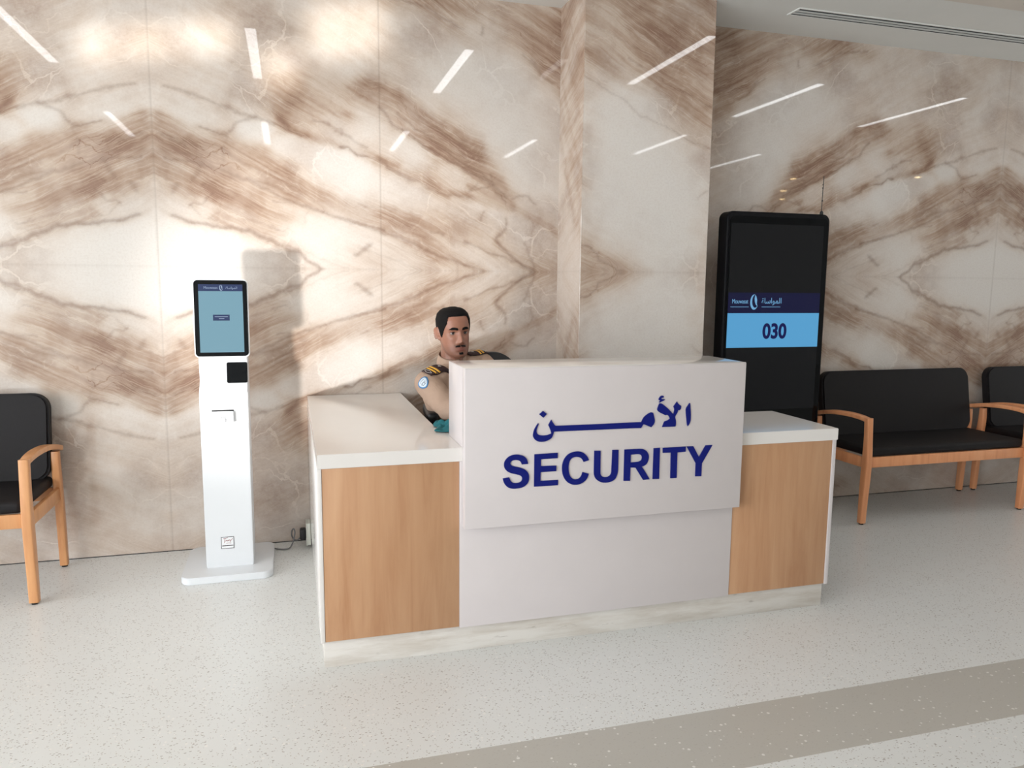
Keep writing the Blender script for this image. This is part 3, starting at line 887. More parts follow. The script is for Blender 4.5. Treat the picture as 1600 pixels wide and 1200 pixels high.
# linear ceiling lights: the ones mirrored in the polished marble
M['led'] = glow('led_diffuser', (0.97, 0.985, 1.0, 1), 10.5)
ROWS = ((2.21, 3.40, 'row nearer the marble'), (-0.60, 0.60, 'row farther from the marble'))
SPOT_WORDS = {-2: 'over the armchair side', -1: 'over the ticket kiosk', 0: 'over the desk left', 1: 'over the desk right', 2: 'over the wooden bench', 3: 'over the farthest bench'}
for ya, yb, row in ROWS:
    for kx in range(-2, 4):
        xc = 1.18 + 1.365 * kx
        t = thing('linear_ceiling_light', 'slim white linear ceiling light %s, %s' % (SPOT_WORDS[kx], row), 'ceiling light',
                  (xc, (ya + yb) / 2, ZC), group='linear ceiling lights mirrored in the marble')
        h = (yb - ya) / 2
        bm = bmesh.new()
        for s in (-1, 1):
            add_box(bm, s * 0.036 - 0.004, s * 0.036 + 0.004, -h - 0.008, h + 0.008, -0.016, -0.004)
            add_box(bm, -0.032, 0.032, s * (h + 0.004) - 0.004, s * (h + 0.004) + 0.004, -0.016, -0.004)
        mesh_obj('frame', bm, M['alu'], t)
        box('diffuser', -0.032, 0.032, -h, h, -0.014, -0.004, M['led'], t)
M['warm_led'] = glow('warm_downlight', (1.0, 0.72, 0.36, 1), 30.0)
for n, (x, y) in enumerate(((6.2, -2.6), (7.6, -2.2), (6.9, -1.0), (8.4, -0.3), (8.3, -3.2))):
    words = ('beyond the benches, nearest the entrance wall', 'beyond the benches, second along', 'beyond the benches, middle of the five',
             'beyond the benches, nearest the end wall', 'beyond the benches, in the far corner')[n]
    t = thing('ceiling_downlight', 'small round warm ceiling downlight ' + words, 'ceiling light', (x, y, ZC), group='warm downlights mirrored in the marble')
    prism('bezel', circle(0.055, 24), -0.012, -0.006, M['alu'], t, axes='XYZ')
    prism('lens', circle(0.042, 24), -0.014, -0.0125, M['warm_led'], t, axes='XYZ')

# slot air diffuser in the white ceiling band
t = thing('ceiling_vent', 'long white slot air vent in the ceiling above the benches', 'vent', (2.77, 3.895, ZC))
L = 3.4
bm = bmesh.new()
for s in (-1, 1):
    add_box(bm, 0, L, s * 0.052 - 0.006, s * 0.052 + 0.006, -0.005, 0.0, 0.001, 1)
for x in (0.0, L - 0.012):
    add_box(bm, x, x + 0.012, -0.046, 0.046, -0.005, 0.0)
mesh_obj('frame', bm, M['plaster'], t)
box('slot_liner', 0.012, L - 0.012, -0.046, 0.046, -0.0025, -0.0005, M['dark_slot'], t)
for y in (-0.0165, 0.0165):
    box('blade', 0.012, L - 0.012, y - 0.0095, y + 0.0095, -0.0055, -0.0028, M['vent_white'], t)

# ------------------------------------------------------------------ security desk
DX0, DX1, DY = 0.078, 2.287, 2.735
desk = thing('reception_desk', 'white L-shaped security desk with maple front panels and blue lettering', 'desk', (0, 0, 0))
CT0, CT1 = 0.763, 0.815
bm = bmesh.new()
add_prism(bm, [(DX0, DY), (DX1, DY), (DX1, 3.217), (0.587, 3.217), (0.587, 4.244), (DX0, 4.244)], CT0, CT1, axes='XYZ', bevel=0.002, seg=2)
mesh_obj('countertop', bm, M['counter'], desk, smooth=True, angle=35)
box('end_panel', DX0 - 0.002, DX0 + 0.014, DY + 0.003, 4.244, 0.105, CT0, M['counter'], desk, 0.0015)
box('end_panel', DX1 - 0.022, DX1 - 0.003, DY + 0.003, 3.205, 0.105, CT0, M['white'], desk, 0.0015)
box('front_panel', DX0 + 0.0145, 0.5965, DY + 0.005, DY + 0.023, 0.108, CT0 - 0.0005, M['maple'], desk, 0.001)['label'] = 'left maple panel of the desk front'
box('front_panel', 1.7785, DX1 - 0.0225, DY + 0.005, DY + 0.023, 0.108, CT0 - 0.0005, M['maple'], desk, 0.001)['label'] = 'right maple panel of the desk front'
box('front_panel', 0.597, 1.778, DY + 0.002, DY + 0.023, 0.104, CT0 - 0.0005, M['white'], desk, 0.001)['label'] = 'white centre panel of the desk front'
bm = bmesh.new()
add_box(bm, 0.088, 2.270, 2.757, 2.775, 0, 0.104, 0.001)
add_box(bm, 0.088, 0.104, 2.7755, 4.240, 0, 0.104, 0.001)
add_box(bm, 2.254, 2.270, 2.7755, 3.19, 0, 0.104, 0.001)
mesh_obj('plinth', bm, M['plinth'], desk, smooth=True, angle=35)
box('inner_panel', 0.565, 0.581, 3.30, 4.24, 0.02, CT0, M['white'], desk)
# raised transaction box with the lettering
SX0, SX1, SY, SZ0, SZ1 = 0.607, 1.781, 2.690, 0.511, 1.117
bm = bmesh.new()
add_box(bm, SX0, SX1, SY, DY - 0.0005, SZ0, SZ1, 0.0018)
add_box(bm, SX0, SX1, DY - 0.002, 2.985, CT1 + 0.0005, SZ1, 0.0018)
sign = mesh_obj('sign_box', bm, M['white'], desk, smooth=True, angle=35)
box('sign_top', SX0 + 0.001, SX1 - 0.001, SY + 0.001, 2.984, SZ1 + 0.0002, SZ1 + 0.0022, M['counter'], desk, 0.0008)


def soften(loop, n=3):
    """round the curved runs of a traced outline, keep its real corners"""
    m = len(loop)
    P = [Vector((p[0], p[1], 0)) for p in loop]
    corner = []
    for i in range(m):
        a, b = P[i] - P[i - 1], P[(i + 1) % m] - P[i]
        corner.append(a.angle(b) > math.radians(50) if a.length > 1e-6 and b.length > 1e-6 else True)
    out = []
    for i in range(m):
        j = (i + 1) % m
        p1, p2 = P[i], P[j]
        t1 = Vector() if corner[i] else (P[j] - P[i - 1]) * 0.5
        t2 = Vector() if corner[j] else (P[(j + 1) % m] - P[i]) * 0.5
        if (p2 - p1).length > 0.05:
            t1 = t2 = (p2 - p1)
        elif corner[i] and not corner[j]:
            t1 = (p2 - p1) * 1.5 - t2 * 0.5
        elif corner[j] and not corner[i]:
            t2 = (p2 - p1) * 1.5 - t1 * 0.5
        elif corner[i] and corner[j]:
            t1 = t2 = p2 - p1
        t1 = t1.normalized() * min(t1.length, (p2 - p1).length)
        t2 = t2.normalized() * min(t2.length, (p2 - p1).length)
        for k in range(n):
            s = k / n
            q = (2 * s ** 3 - 3 * s * s + 1) * p1 + (s ** 3 - 2 * s * s + s) * t1 + (-2 * s ** 3 + 3 * s * s) * p2 + (s ** 3 - s * s) * t2
            out.append((q.x, q.y))
    return out


g = glyph_mesh('lettering', [[soften(l) for l in gl] for gl in SECURITY_GLYPHS], 0.004, M['blue'], sign, (SX0, SZ0), SY - 0.0003)
g['label'] = 'blue capital letters reading SECURITY'
g = glyph_mesh('lettering', [[soften(l) for l in gl] for gl in ARABIC_GLYPHS], 0.004, M['blue'], sign, (SX0, SZ0), SY - 0.0003)
g['label'] = 'blue Arabic word above the English one'

# socket on the desk's side, close to the wall, with the kiosk's cord
soc = thing('power_socket', 'ivory power socket box low on the side of the desk near the wall', 'socket', (0.058, 4.16, 0.0))
box('back_box', -0.0005, 0.0175, -0.045, 0.045, 0.016, 0.135, M['socket'], soc, 0.002)
box('face_plate', -0.006, -0.001, -0.047, 0.047, 0.014, 0.137, M['socket'], soc, 0.0015)
cord = thing('flexible_cable', 'grey and black power cord looping from the kiosk base to the socket', 'cable', (0, 0, 0))
tube('sheath', catmull([(-0.125, 4.13, 0.012), (-0.09, 4.12, 0.006), (-0.06, 4.11, 0.006), (-0.035, 4.11, 0.012), (-0.018, 4.12, 0.040), (-0.008, 4.13, 0.085),
     (-0.012, 4.13, 0.108), (-0.022, 4.135, 0.098), (-0.024, 4.14, 0.07), (-0.012, 4.145, 0.045), (0.004, 4.15, 0.038), (0.018, 4.155, 0.048)], 8), 0.0038, M['grey_cord'], cord)
bm = bmesh.new()
add_box(bm, 0.018, 0.0515, 4.13, 4.18, 0.040, 0.100, 0.009, 3)
mesh_obj('plug', bm, M['black_plastic'], cord, smooth=True, angle=50)['label'] = 'black plug pushed into the socket'

# crumpled teal cloth on the inner corner of the counter
rng = np.random.RandomState(5)
bm = bmesh.new()
nu, nv = 34, 26
grid = []
for i in range(nu):
    rowv = []
    for j in range(nv):
        u, v = i / (nu - 1) - 0.5, j / (nv - 1) - 0.5
        wob = 1 + 0.10 * math.sin(7 * u + 3) + 0.10 * math.sin(9 * v)
        h = 0.020 * max(0, 1 - (abs(u) * 2) ** 3) * max(0, 1 - (abs(v) * 2) ** 3) + 0.002
        h *= 1 + 0.55 * math.sin(17 * u + 9 * v + 1.3 * math.sin(11 * v)) + 0.35 * math.sin(31 * v - 13 * u + 2)
        rowv.append(bm.verts.new((0.675 + u * 0.19 * wob + v * 0.03, 3.135 + v * 0.19 * wob - u * 0.04, CT1 + 0.003 + max(0.0, h))))
    grid.append(rowv)
for i in range(nu - 1):
    for j in range(nv - 1):
        bm.faces.new((grid[i][j], grid[i + 1][j], grid[i + 1][j + 1], grid[i][j + 1]))
M['teal'] = plain('teal_fabric', srgb(14, 104, 112), 0.8, 0.25, 120)
cl = mesh_obj('cloth', bm, M['teal'], smooth=True)
sd = cl.modifiers.new('thickness', 'SOLIDIFY')
sd.thickness, sd.offset = 0.0025, 1
tag(cl, 'crumpled teal cloth on the white counter beside the guard', 'cloth')

# ------------------------------------------------------------------ ticket kiosk
kio = thing('ticket_kiosk', 'slim white self-service ticket kiosk with a portrait touch screen', 'kiosk', (-0.317, 3.95, 0))
prism('base_plate', rrect(0.418, 0.455, 0.05), 0.0, 0.034, M['kiosk'], kio, axes='XYZ', off=(-0.006, 0.0, 0), bevel=0.003)
bm = bmesh.new()
add_prism(bm, [(-0.105, 0.034), (0.075, 0.034), (0.075, 1.10), (-0.06, 1.10), (-0.045, 0.955), (-0.105, 0.900)], -0.109, 0.111, axes='YZX', bevel=0.003)
mesh_obj('column', bm, M['kiosk'], kio, smooth=True, angle=30)
rd = Matrix.Translation((0.0625, -0.0555, 0.990)) @ Matrix.Rotation(math.radians(-6), 4, 'X')
o = prism('card_reader', rrect(0.094, 0.100, 0.008), -0.006, 0.006, M['black_glass'], kio, bevel=0.002)
o.data.transform(rd)
head = Matrix.Translation((0.004, -0.105, 1.254)) @ Matrix.Rotation(math.radians(-3.5), 4, 'X')
o = prism('screen_housing', rrect(0.246, 0.368, 0.020), 0.0, 0.034, M['kiosk'], kio, bevel=0.004)
o.data.transform(head)
hs = o
o = prism('bezel', rrect(0.236, 0.358, 0.017), -0.003, -0.0002, M['black_glass'], hs, bevel=0.001)
o.data.transform(head)
M['scr_kiosk'] = glow('kiosk_screen', srgb(128, 172, 190), 0.85)
M['scr_navy'] = glow('navy_screen_band', srgb(44, 62, 108), 0.8)
M['scr_text'] = glow('pale_screen_text', srgb(170, 190, 220), 0.8)
scr = box('screen', -0.097, 0.099, -0.0045, -0.0033, -0.160, 0.160, M['scr_kiosk'], hs)
scr.data.transform(head)
o = box('title_band', -0.097, 0.099, -0.0056, -0.0046, 0.128, 0.160, M['scr_navy'], hs)
o.data.transform(head)
o = box('screen_button', -0.036, 0.038, -0.0056, -0.0046, -0.010, 0.018, M['scr_navy'], hs)
o.data.transform(head)
bm = bmesh.new()
add_box(bm, -0.028, 0.030, -0.0064, -0.0058, 0.007, 0.0095)
add_box(bm, -0.010, 0.014, -0.0064, -0.0058, -0.002, 0.0005)
o = mesh_obj('caption', bm, M['scr_text'], hs)
o.data.transform(head)


def crescent(n=22):
    """the sail-like crescent emblem: a fat moon and a feather inside it; unit height"""
    moon = []
    for i in range(n + 1):
        a = math.radians(80 + 245 * i / n)
        moon.append((0.30 * math.cos(a), 0.5 * math.sin(a)))
    for i in range(n + 1):
        a = math.radians(318 - 215 * i / n)
        moon.append((0.075 + 0.235 * math.cos(a), 0.055 + 0.425 * math.sin(a)))
    sail = [(0.06, 0.47), (0.15, 0.36), (0.21, 0.15), (0.20, -0.10), (0.26, -0.28), (0.12, -0.16), (0.05, 0.02), (0.02, 0.22)]
    return [[moon], [sail]]


def emblem(name, mat, parent, x, y, z, h, depth=0.0006):
    return glyph_mesh(name, [[[(p[0] * h, p[1] * h) for p in l] for l in g_] for g_ in crescent()], depth, mat, parent, (x, z), y)


ARABIC_NAME = '\ufe93\ufe8e\ufeb3\ufe8d\ufeee\ufee4\ufedf\ufe8d'
for o in (text_mesh('logo_text', 'Mouwasat', 0.016, M['scr_text'], hs, -0.042, -0.0062, 0.139, sx=0.95),
          emblem('logo_emblem', M['scr_text'], hs, 0.004, -0.0062, 0.144, 0.027),
          text_mesh('logo_text', ARABIC_NAME, 0.016, M['scr_text'], hs, 0.050, -0.0062, 0.139, sx=1.0)):
    o.data.transform(head)
# ticket slot and maker's plate on the column
bm = bmesh.new()
add_box(bm, -0.056, 0.044, -0.1065, -0.1053, 0.809, 0.816, 0.0004, 1)
mesh_obj('ticket_slot', bm, M['dark_slot'], kio)
st = box('maker_plate', -0.038, 0.022, -0.1062, -0.1053, 0.126, 0.186, M['paper'], kio)
st['label'] = 'small square maker sticker with a dark red script'
bm = bmesh.new()
for b in ((-0.038, 0.022, 0.126, 0.1285), (-0.038, 0.022, 0.1835, 0.186), (-0.038, -0.0355, 0.1285, 0.1835), (0.0195, 0.022, 0.1285, 0.1835)):
    add_box(bm, b[0], b[1], -0.1068, -0.1063, b[2], b[3])
add_box(bm, -0.033, 0.018, -0.1068, -0.1063, 0.139, 0.143)
mesh_obj('plate_border', bm, M['ink_dark'], st)
bm = bmesh.new()
for pts in ([(-0.028, 0.177), (-0.016, 0.178), (-0.006, 0.181)], [(-0.020, 0.177), (-0.021, 0.166), (-0.024, 0.156)],
            [(-0.018, 0.163), (-0.012, 0.169), (-0.010, 0.163), (-0.005, 0.169), (-0.003, 0.164), (0.002, 0.170), (0.006, 0.165), (0.012, 0.171), (0.016, 0.177)],
            [(0.005, 0.168), (0.004, 0.157)], [(-0.014, 0.152), (-0.004, 0.154), (0.008, 0.152)]):
    add_sweep(bm, [Vector((x, -0.1066, z)) for x, z in (pts if len(pts) < 3 else [(p.x, p.y) for p in catmull([(a, b, 0) for a, b in pts], 4)])], circle(0.0009, 6))
mesh_obj('plate_script', bm, M['ink_red'], st, smooth=True)

tk = thing('paper_ticket', 'white printed paper ticket curling out of the kiosk slot', 'ticket', (-0.317, 3.95, 0))
bm = bmesh.new()
n = 10
prev = None
for i in range(n + 1):
    a = i / n
    x = -0.030 + 0.072 * a
    y = -0.1075 - 0.016 * a ** 3
    row = [bm.verts.new((x, y - 0.004 * k * k, 0.810 - 0.056 * k)) for k in (0, 0.33, 0.66, 1.0)]
    if prev:
        for j in range(3):
            bm.faces.new((prev[j], row[j], row[j + 1], prev[j + 1]))
    prev = row
pt = mesh_obj('paper', bm, M['paper'], tk, smooth=True)
pt.modifiers.new('thickness', 'SOLIDIFY').thickness = 0.0006
o = text_mesh('print', '031', 0.017, M['ink_grey'], tk, -0.003, -0.1125, 0.796, rx=PI / 2, sx=1.0)
o.data.transform(Matrix.Translation((-0.003, 0, 0.79)) @ Matrix.Rotation(PI, 4, 'Y') @ Matrix.Translation((0.003, 0, -0.79)))
o = emblem('print_emblem', M['ink_grey'], tk, 0.008, -0.1145, 0.766, 0.015)

# ------------------------------------------------------------------ queue display totem
tot = thing('display_totem', 'tall black queue display totem showing 030 beside the pier', 'display', (2.782, 3.93, 0))
o = prism('housing', rrect(0.705, 1.80, 0.045, 10), 0.0, 0.10, M['black_metal'], tot, off=(0, 0, 0.960), bevel=0.012, seg=3)
prism('glass_front', rrect(0.67, 1.74, 0.035, 8), -0.003, -0.0003, M['black_glass'], tot, off=(0, 0, 0.962), bevel=0.001)
prism('base_plate', rrect(0.60, 0.28, 0.02, 5), 0.0, 0.06, M['black_metal'], tot, axes='XYZ', off=(0, 0.055, 0), bevel=0.004)
M['lcd_dark'] = glow('dim_lcd', srgb(30, 33, 40), 0.16)
M['lcd_navy'] = glow('navy_lcd', srgb(24, 26, 84), 0.36)
M['lcd_blue'] = glow('blue_lcd', srgb(92, 168, 218), 0.82)
M['lcd_num'] = glow('navy_digits', srgb(20, 24, 100), 0.5)
M['lcd_text'] = glow('light_blue_lcd_text', srgb(120, 180, 225), 0.8)
scr = box('screen', -0.326, 0.304, -0.0042, -0.0034, 0.69, 1.79, M['lcd_dark'], tot)
box('header_band', -0.326, 0.304, -0.0052, -0.0044, 1.2725, 1.392, M['lcd_navy'], scr)
box('number_band', -0.326, 0.304, -0.0052, -0.0044, 1.068, 1.272, M['lcd_blue'], scr)
text_mesh('digits', '030', 0.122, M['lcd_num'], scr, -0.003, -0.0058, 1.1235, bold=0.0042, sx=0.90)
text_mesh('logo_text', 'Mouwasat', 0.0365, M['lcd_text'], scr, -0.247, -0.0058, 1.329, sx=0.72)
text_mesh('logo_text', ARABIC_NAME, 0.046, M['lcd_text'], scr, -0.033, -0.0058, 1.329, sx=0.92)
emblem('logo_emblem', M['lcd_text'], scr, -0.152, -0.0058, 1.337, 0.090)
box('logo_rule', -0.310, -0.188, -0.0060, -0.0054, 1.307, 1.3095, M['lcd_text'], scr)
box('logo_rule', -0.100, 0.028, -0.0060, -0.0054, 1.307, 1.3095, M['lcd_text'], scr)
bm = bmesh.new()
add_sweep(bm, catmull([(0.320, 0.05, 1.858), (0.321, 0.05, 1.92), (0.324, 0.052, 2.0), (0.3255, 0.052, 2.09)], 6), lambda s: circle(0.0022, 8))
for z, r in ((1.870, 0.011), (1.945, 0.0045), (2.02, 0.004), (2.04, 0.0035)):
    add_sphere(bm, (0.322, 0.05, z), r, (1, 1, 1.5), 10, 8)
mesh_obj('antenna', bm, M['black_plastic'], tot, smooth=True)


# ------------------------------------------------------------------ waiting-room seats
def leg_section(wx, wy):
    return rrect(wx, wy, 0.006, 3)


def make_seat(w, label, cat, name, loc, wood):
    t = thing(name, label, cat, loc)
    hx = w / 2 - 0.020
    seat = box('seat_cushion', -hx + 0.024, hx - 0.024, -0.245, 0.235, 0.414, 0.470, M['charcoal'], t, 0.020, 4)
    # backrest: padded panel leaning back
    bm = bmesh.new()
    pts = rrect(w - 0.075, 0.43, 0.075, 10)
    add_prism(bm, pts, -0.030, 0.030, axes='XZY', bevel=0.011, seg=4)
    bm.transform(Matrix.Translation((0, 0.215, 0.668)) @ Matrix.Rotation(math.radians(-9), 4, 'X'))
    mesh_obj('backrest', bm, M['charcoal'], t, smooth=True, angle=60)
    box('front_rail', -hx + 0.0205, hx - 0.0205, -0.248, -0.226, 0.350, 0.4135, wood, t, 0.003)
    box('back_rail', -hx + 0.0205, hx - 0.0205, 0.205, 0.227, 0.350, 0.4135, wood, t, 0.003)
    for s in (-1, 1):
        x = s * hx
        box('side_rail', x - 0.011, x + 0.011, -0.2215, 0.2015, 0.350, 0.4135, wood, t, 0.003)
        # front post: slim at the floor, fuller at the seat, up to the arm
        path = catmull([(x, -0.238, 0.010), (x, -0.243, 0.20), (x, -0.250, 0.38), (x, -0.249, 0.52), (x, -0.242, 0.655)], 6)
        bm = add_sweep(bmesh.new(), path, lambda a: leg_section(0.040, 0.036 + 0.014 * math.sin(PI * min(1, a * 1.15)) ** 2), side=(1, 0, 0))
        lg = mesh_obj('leg', bm, wood, t, smooth=True, angle=40)
        mesh_obj('foot', add_prism(bmesh.new(), circle(0.014, 12), 0.0, 0.0105, axes='XYZ', off=(x, -0.238, 0)), M['rubber'], lg)
        path = catmull([(x, 0.232, 0.010), (x, 0.226, 0.20), (x, 0.215, 0.40), (x, 0.205, 0.52), (x, 0.205, 0.596)], 6)
        bm = add_sweep(bmesh.new(), path, lambda a: leg_section(0.036, 0.034 + 0.012 * math.sin(PI * a)), side=(1, 0, 0))
        lg = mesh_obj('leg', bm, wood, t, smooth=True, angle=40)
        mesh_obj('foot', add_prism(bmesh.new(), circle(0.014, 12), 0.0, 0.0105, axes='XYZ', off=(x, 0.232, 0)), M['rubber'], lg)
        path = catmull([(x, -0.240, 0.641), (x, -0.18, 0.650), (x, -0.08, 0.653), (x, 0.06, 0.644), (x, 0.18, 0.622), (x, 0.268, 0.600)], 6)
        bm = add_sweep(bmesh.new(), path, lambda a: leg_section(0.0385 + 0.010 * math.sin(PI * a), 0.026), side=(1, 0, 0))
        mesh_obj('armrest', bm, wood, t, smooth=True, angle=40)
    return t


make_seat(0.62, 'charcoal armchair with pale beech arms and legs left of the white kiosk', 'armchair', 'armchair', (-1.413, 3.92, 0), M['beech'])
make_seat(1.28, 'wide charcoal bench with beech frame directly right of the black totem', 'bench', 'bench', (3.920, 3.935, 0), M['shade_beech'])
make_seat(1.28, 'charcoal beech-framed bench farthest from the desk, cut off by the frame', 'bench', 'bench', (5.288, 3.935, 0), M['shade_beech'])

# ------------------------------------------------------------------ the guard
M['trousers'] = plain('dark_navy_trousers', srgb(34, 36, 46), 0.8, 0.08, 40)
M['shoe'] = plain('black_leather', srgb(22, 21, 21), 0.35, 0.1)
M['hair'] = plain('short_black_hair', srgb(17, 15, 15), 0.8, 0.25, 160, spec=0.2)
M['eye_white'] = plain('eye_white', srgb(150, 138, 132), 0.25, 0.03)
M['iris'] = plain('dark_brown_iris', srgb(36, 24, 19), 0.15, 0.1)
M['epaulette'] = plain('dark_maroon_cloth', srgb(44, 20, 24), 0.7, 0.1, 60)
M['gold'] = plain('gold_braid', srgb(226, 172, 62), 0.45, 0.06, 60)
M['silver'] = plain('silver_thread', srgb(196, 188, 180), 0.5, 0.06, 60)
M['patch_blue'] = plain('blue_embroidery', srgb(70, 130, 180), 0.7, 0.06, 80)
M['patch_pale'] = plain('pale_embroidery', srgb(206, 218, 230), 0.7, 0.04, 80)


def skin_material():
    k = NT('skin')
    st = k.attr('stubble').outputs['Fac']
    lp = k.attr('lip').outputs['Fac']
    n = k.noise(k.obj(), 60, 5)
    col = k.mix(n, srgb(150, 102, 82), srgb(168, 118, 96))
    col = k.mix(lp, col, srgb(120, 62, 58))
    col = k.mix(k.math('MULTIPLY', st, k.math('ADD', n, 0.25)), col, srgb(58, 44, 40))
    return k.set(Base_Color=col, Roughness=0.45, Subsurface_Weight=0.06, Subsurface_Scale=0.01)


def shirt_material():
    k = NT('khaki_uniform_cloth')
    o = k.obj()
    n = k.noise(o, 5, 5)
    w = k.noise(o, 420, 2)
    col = k.mix(n, srgb(160, 134, 116), srgb(178, 152, 133))
    k.bump(k.math('ADD', k.math('MULTIPLY', k.noise(k.mapping(o, scale=(1, 1, 0.6)), 14, 4, 0.55, 1.2), 1.0), k.math('MULTIPLY', w, 0.05)), 0.55, 0.012)
    return k.set(Base_Color=col, Roughness=0.85)


M['skin'] = skin_material()
M['shirt'] = shirt_material()

HEAD = Matrix.Translation((0.752, 3.585, 1.198)) @ Matrix.Rotation(math.radians(9), 4, 'Z') @ Matrix.Rotation(math.radians(-3), 4, 'Y') @ Matrix.Rotation(math.radians(2), 4, 'X')
HEAD_INV = HEAD.inverted()
HZ = [-0.118, -0.112, -0.102, -0.085, -0.06, -0.03, 0.0, 0.03, 0.06, 0.085, 0.102, 0.112, 0.118]
HW = [0.014, 0.032, 0.045, 0.056, 0.0630, 0.067, 0.070, 0.0735, 0.0735, 0.066, 0.052, 0.036, 0.010]
HF = [0.076, 0.087, 0.092, 0.092, 0.0905, 0.089, 0.087, 0.089, 0.085, 0.072, 0.054, 0.036, 0.010]
HB = [-0.030, -0.015, 0.005, 0.030, 0.060, 0.080, 0.091, 0.097, 0.095, 0.083, 0.064, 0.045, 0.012]


def g1(x, s):
    return math.exp(-(x / s) ** 2)


def head_pt(az, z, off=0.0):
    """surface of the head; az = 0 at the nose, positive to his left; local frame faces -Y"""
    a, f, b = (float(np.interp(z, HZ, q)) for q in (HW, HF, HB))
    e = 2.25
    c, s = math.cos(az), math.sin(az)
    den = (abs(c) ** e + abs(s) ** e) ** (1 / e)
    cy, half = (b - f) / 2, (b + f) / 2
    x, y = a * s / den, cy - half * c / den
    if c > 0:
        ax = abs(x)
        d = 0.0
        # nose
        if -0.053 < z < 0.02:
            rise = np.interp(z, [-0.053, -0.048, -0.041, -0.034, -0.015, 0.005, 0.02], [0, 0.010, 0.0215, 0.0225, 0.014, 0.007, 0.0])
            wid = np.interp(z, [-0.05, -0.042, -0.03, -0.01, 0.02], [0.0125, 0.0125, 0.0105, 0.0085, 0.0075])
            d += float(rise) * math.exp(-(ax / float(wid)) ** 2.4)
            d += 0.0070 * g1(ax - 0.0135, 0.006) * g1(z + 0.043, 0.007)
        d -= 0.0125 * g1(ax - 0.030, 0.0165) * g1(z - 0.001, 0.0115)
        d += 0.0055 * g1(ax - 0.028, 0.022) * g1(z - 0.021, 0.0075)
        d += 0.0045 * g1(ax - 0.044, 0.016) * g1(z + 0.026, 0.016)
        d += 0.0060 * g1(ax, 0.021) * g1(z + 0.0665, 0.0050)
        d += 0.0065 * g1(ax, 0.018) * g1(z + 0.0775, 0.0050)
        d -= 0.0045 * g1(ax, 0.024) * g1(z + 0.0717, 0.0020)
        d -= 0.0035 * g1(ax, 0.020) * g1(z + 0.087, 0.0050)
        d += 0.0055 * g1(ax, 0.018) * g1(z + 0.102, 0.010)
        d -= 0.0020 * g1(ax, 0.004) * g1(z + 0.057, 0.006)
        y -= d * c
    p = Vector((x, y, z))
    if off:
        n = Vector((x / max(a, 0.02) ** 2, (y - cy) / max(half, 0.02) ** 2, z * 1.25 / 0.118 ** 2))
        p += n.normalized() * off
    return p


def head_grid(bm, nz=110, na=120):
    rings = []
    for i in range(nz):
        z = -0.118 * math.cos(PI * i / (nz - 1))
        rings.append([bm.verts.new(head_pt(2 * PI * j / na, z)) for j in range(na)])
    for a, b in zip(rings, rings[1:]):
        for j in range(na):
            bm.faces.new((a[j], a[(j + 1) % na], b[(j + 1) % na], b[j]))
    bm.faces.new(rings[0][::-1])
    bm.faces.new(rings[-1])
    bmesh.ops.recalc_face_normals(bm, faces=bm.faces[:])


def add_ear(bm, s):
    base = Vector((s * 0.068, 0.012, -0.004))
    rot = Matrix.Rotation(s * math.radians(-24), 3, 'Z') @ Matrix.Rotation(math.radians(-10), 3, 'X')
    add_sphere(bm, base + Vector((s * 0.008, 0.006, 0)), 0.030, (0.20, 0.50, 0.95), 20, 14, rot)
    for i in range(13):
        a = math.radians(-60 + 260 * i / 12)
        q = rot @ Vector((s * 0.006, 0.004 - 0.0145 * math.cos(a + PI), 0.027 * math.sin(a)))
        add_sphere(bm, base + q + Vector((s * 0.006, 0.004, 0)), 0.0046, u=8, v=6)
    add_sphere(bm, base + Vector((s * 0.003, -0.002, -0.026)), 0.0085, (0.7, 0.9, 1), 10, 8)


SH_R, SH_L = Vector((0.608, 3.500, 0.962)), Vector((0.902, 3.668, 1.035))
LAT = (SH_L - SH_R).normalized()
FWD = Vector((LAT.y, -LAT.x, 0)).normalized()
PELVIS = Vector((0.865, 3.675, 0.525))
EL_R, WR_R = Vector((0.672, 3.315, 0.868)), Vector((0.845, 3.10, 0.857))
EL_L, WR_L = Vector((1.055, 3.42, 0.885)), Vector((1.115, 3.13, 0.857))
NECK = Vector((0.752, 3.612, 1.06))
HIP_R, HIP_L = PELVIS - Vector((0.09, 0.02, 0.0)), PELVIS + Vector((0.09, 0.02, 0.0))
KN_R, KN_L = Vector((0.755, 3.235, 0.535)), Vector((1.005, 3.27, 0.535))
AN_R, AN_L = Vector((0.75, 3.20, 0.095)), Vector((1.02, 3.24, 0.095))


def torso(bm, grow):
    mid = (SH_R + SH_L) / 2
    lat_h = Vector((LAT.x, LAT.y, 0)).normalized()
    secs = []
    for h, w, d, tilt in ((0.0, 0.160, 0.112, 0), (0.14, 0.152, 0.108, 0.1), (0.28, 0.168, 0.116, 0.4), (0.38, 0.186, 0.116, 0.8), (0.44, 0.178, 0.100, 1), (0.475, 0.130, 0.080, 0.8), (0.505, 0.082, 0.066, 0.6), (0.53, 0.060, 0.057, 0.5)):
        k = min(1.0, h / 0.45)
        c = PELVIS.lerp(Vector((mid.x, mid.y + 0.008, PELVIS.z + 0.45)), k)
        c.z = PELVIS.z + h
        if h > 0.45:
            c = c.lerp(Vector((NECK.x, NECK.y, c.z)), (h - 0.45) / 0.11)
        la = lat_h.lerp(LAT, tilt).normalized()
        secs.append((c, la * (w + grow), FWD * (d + grow)))
    add_loft(bm, secs)


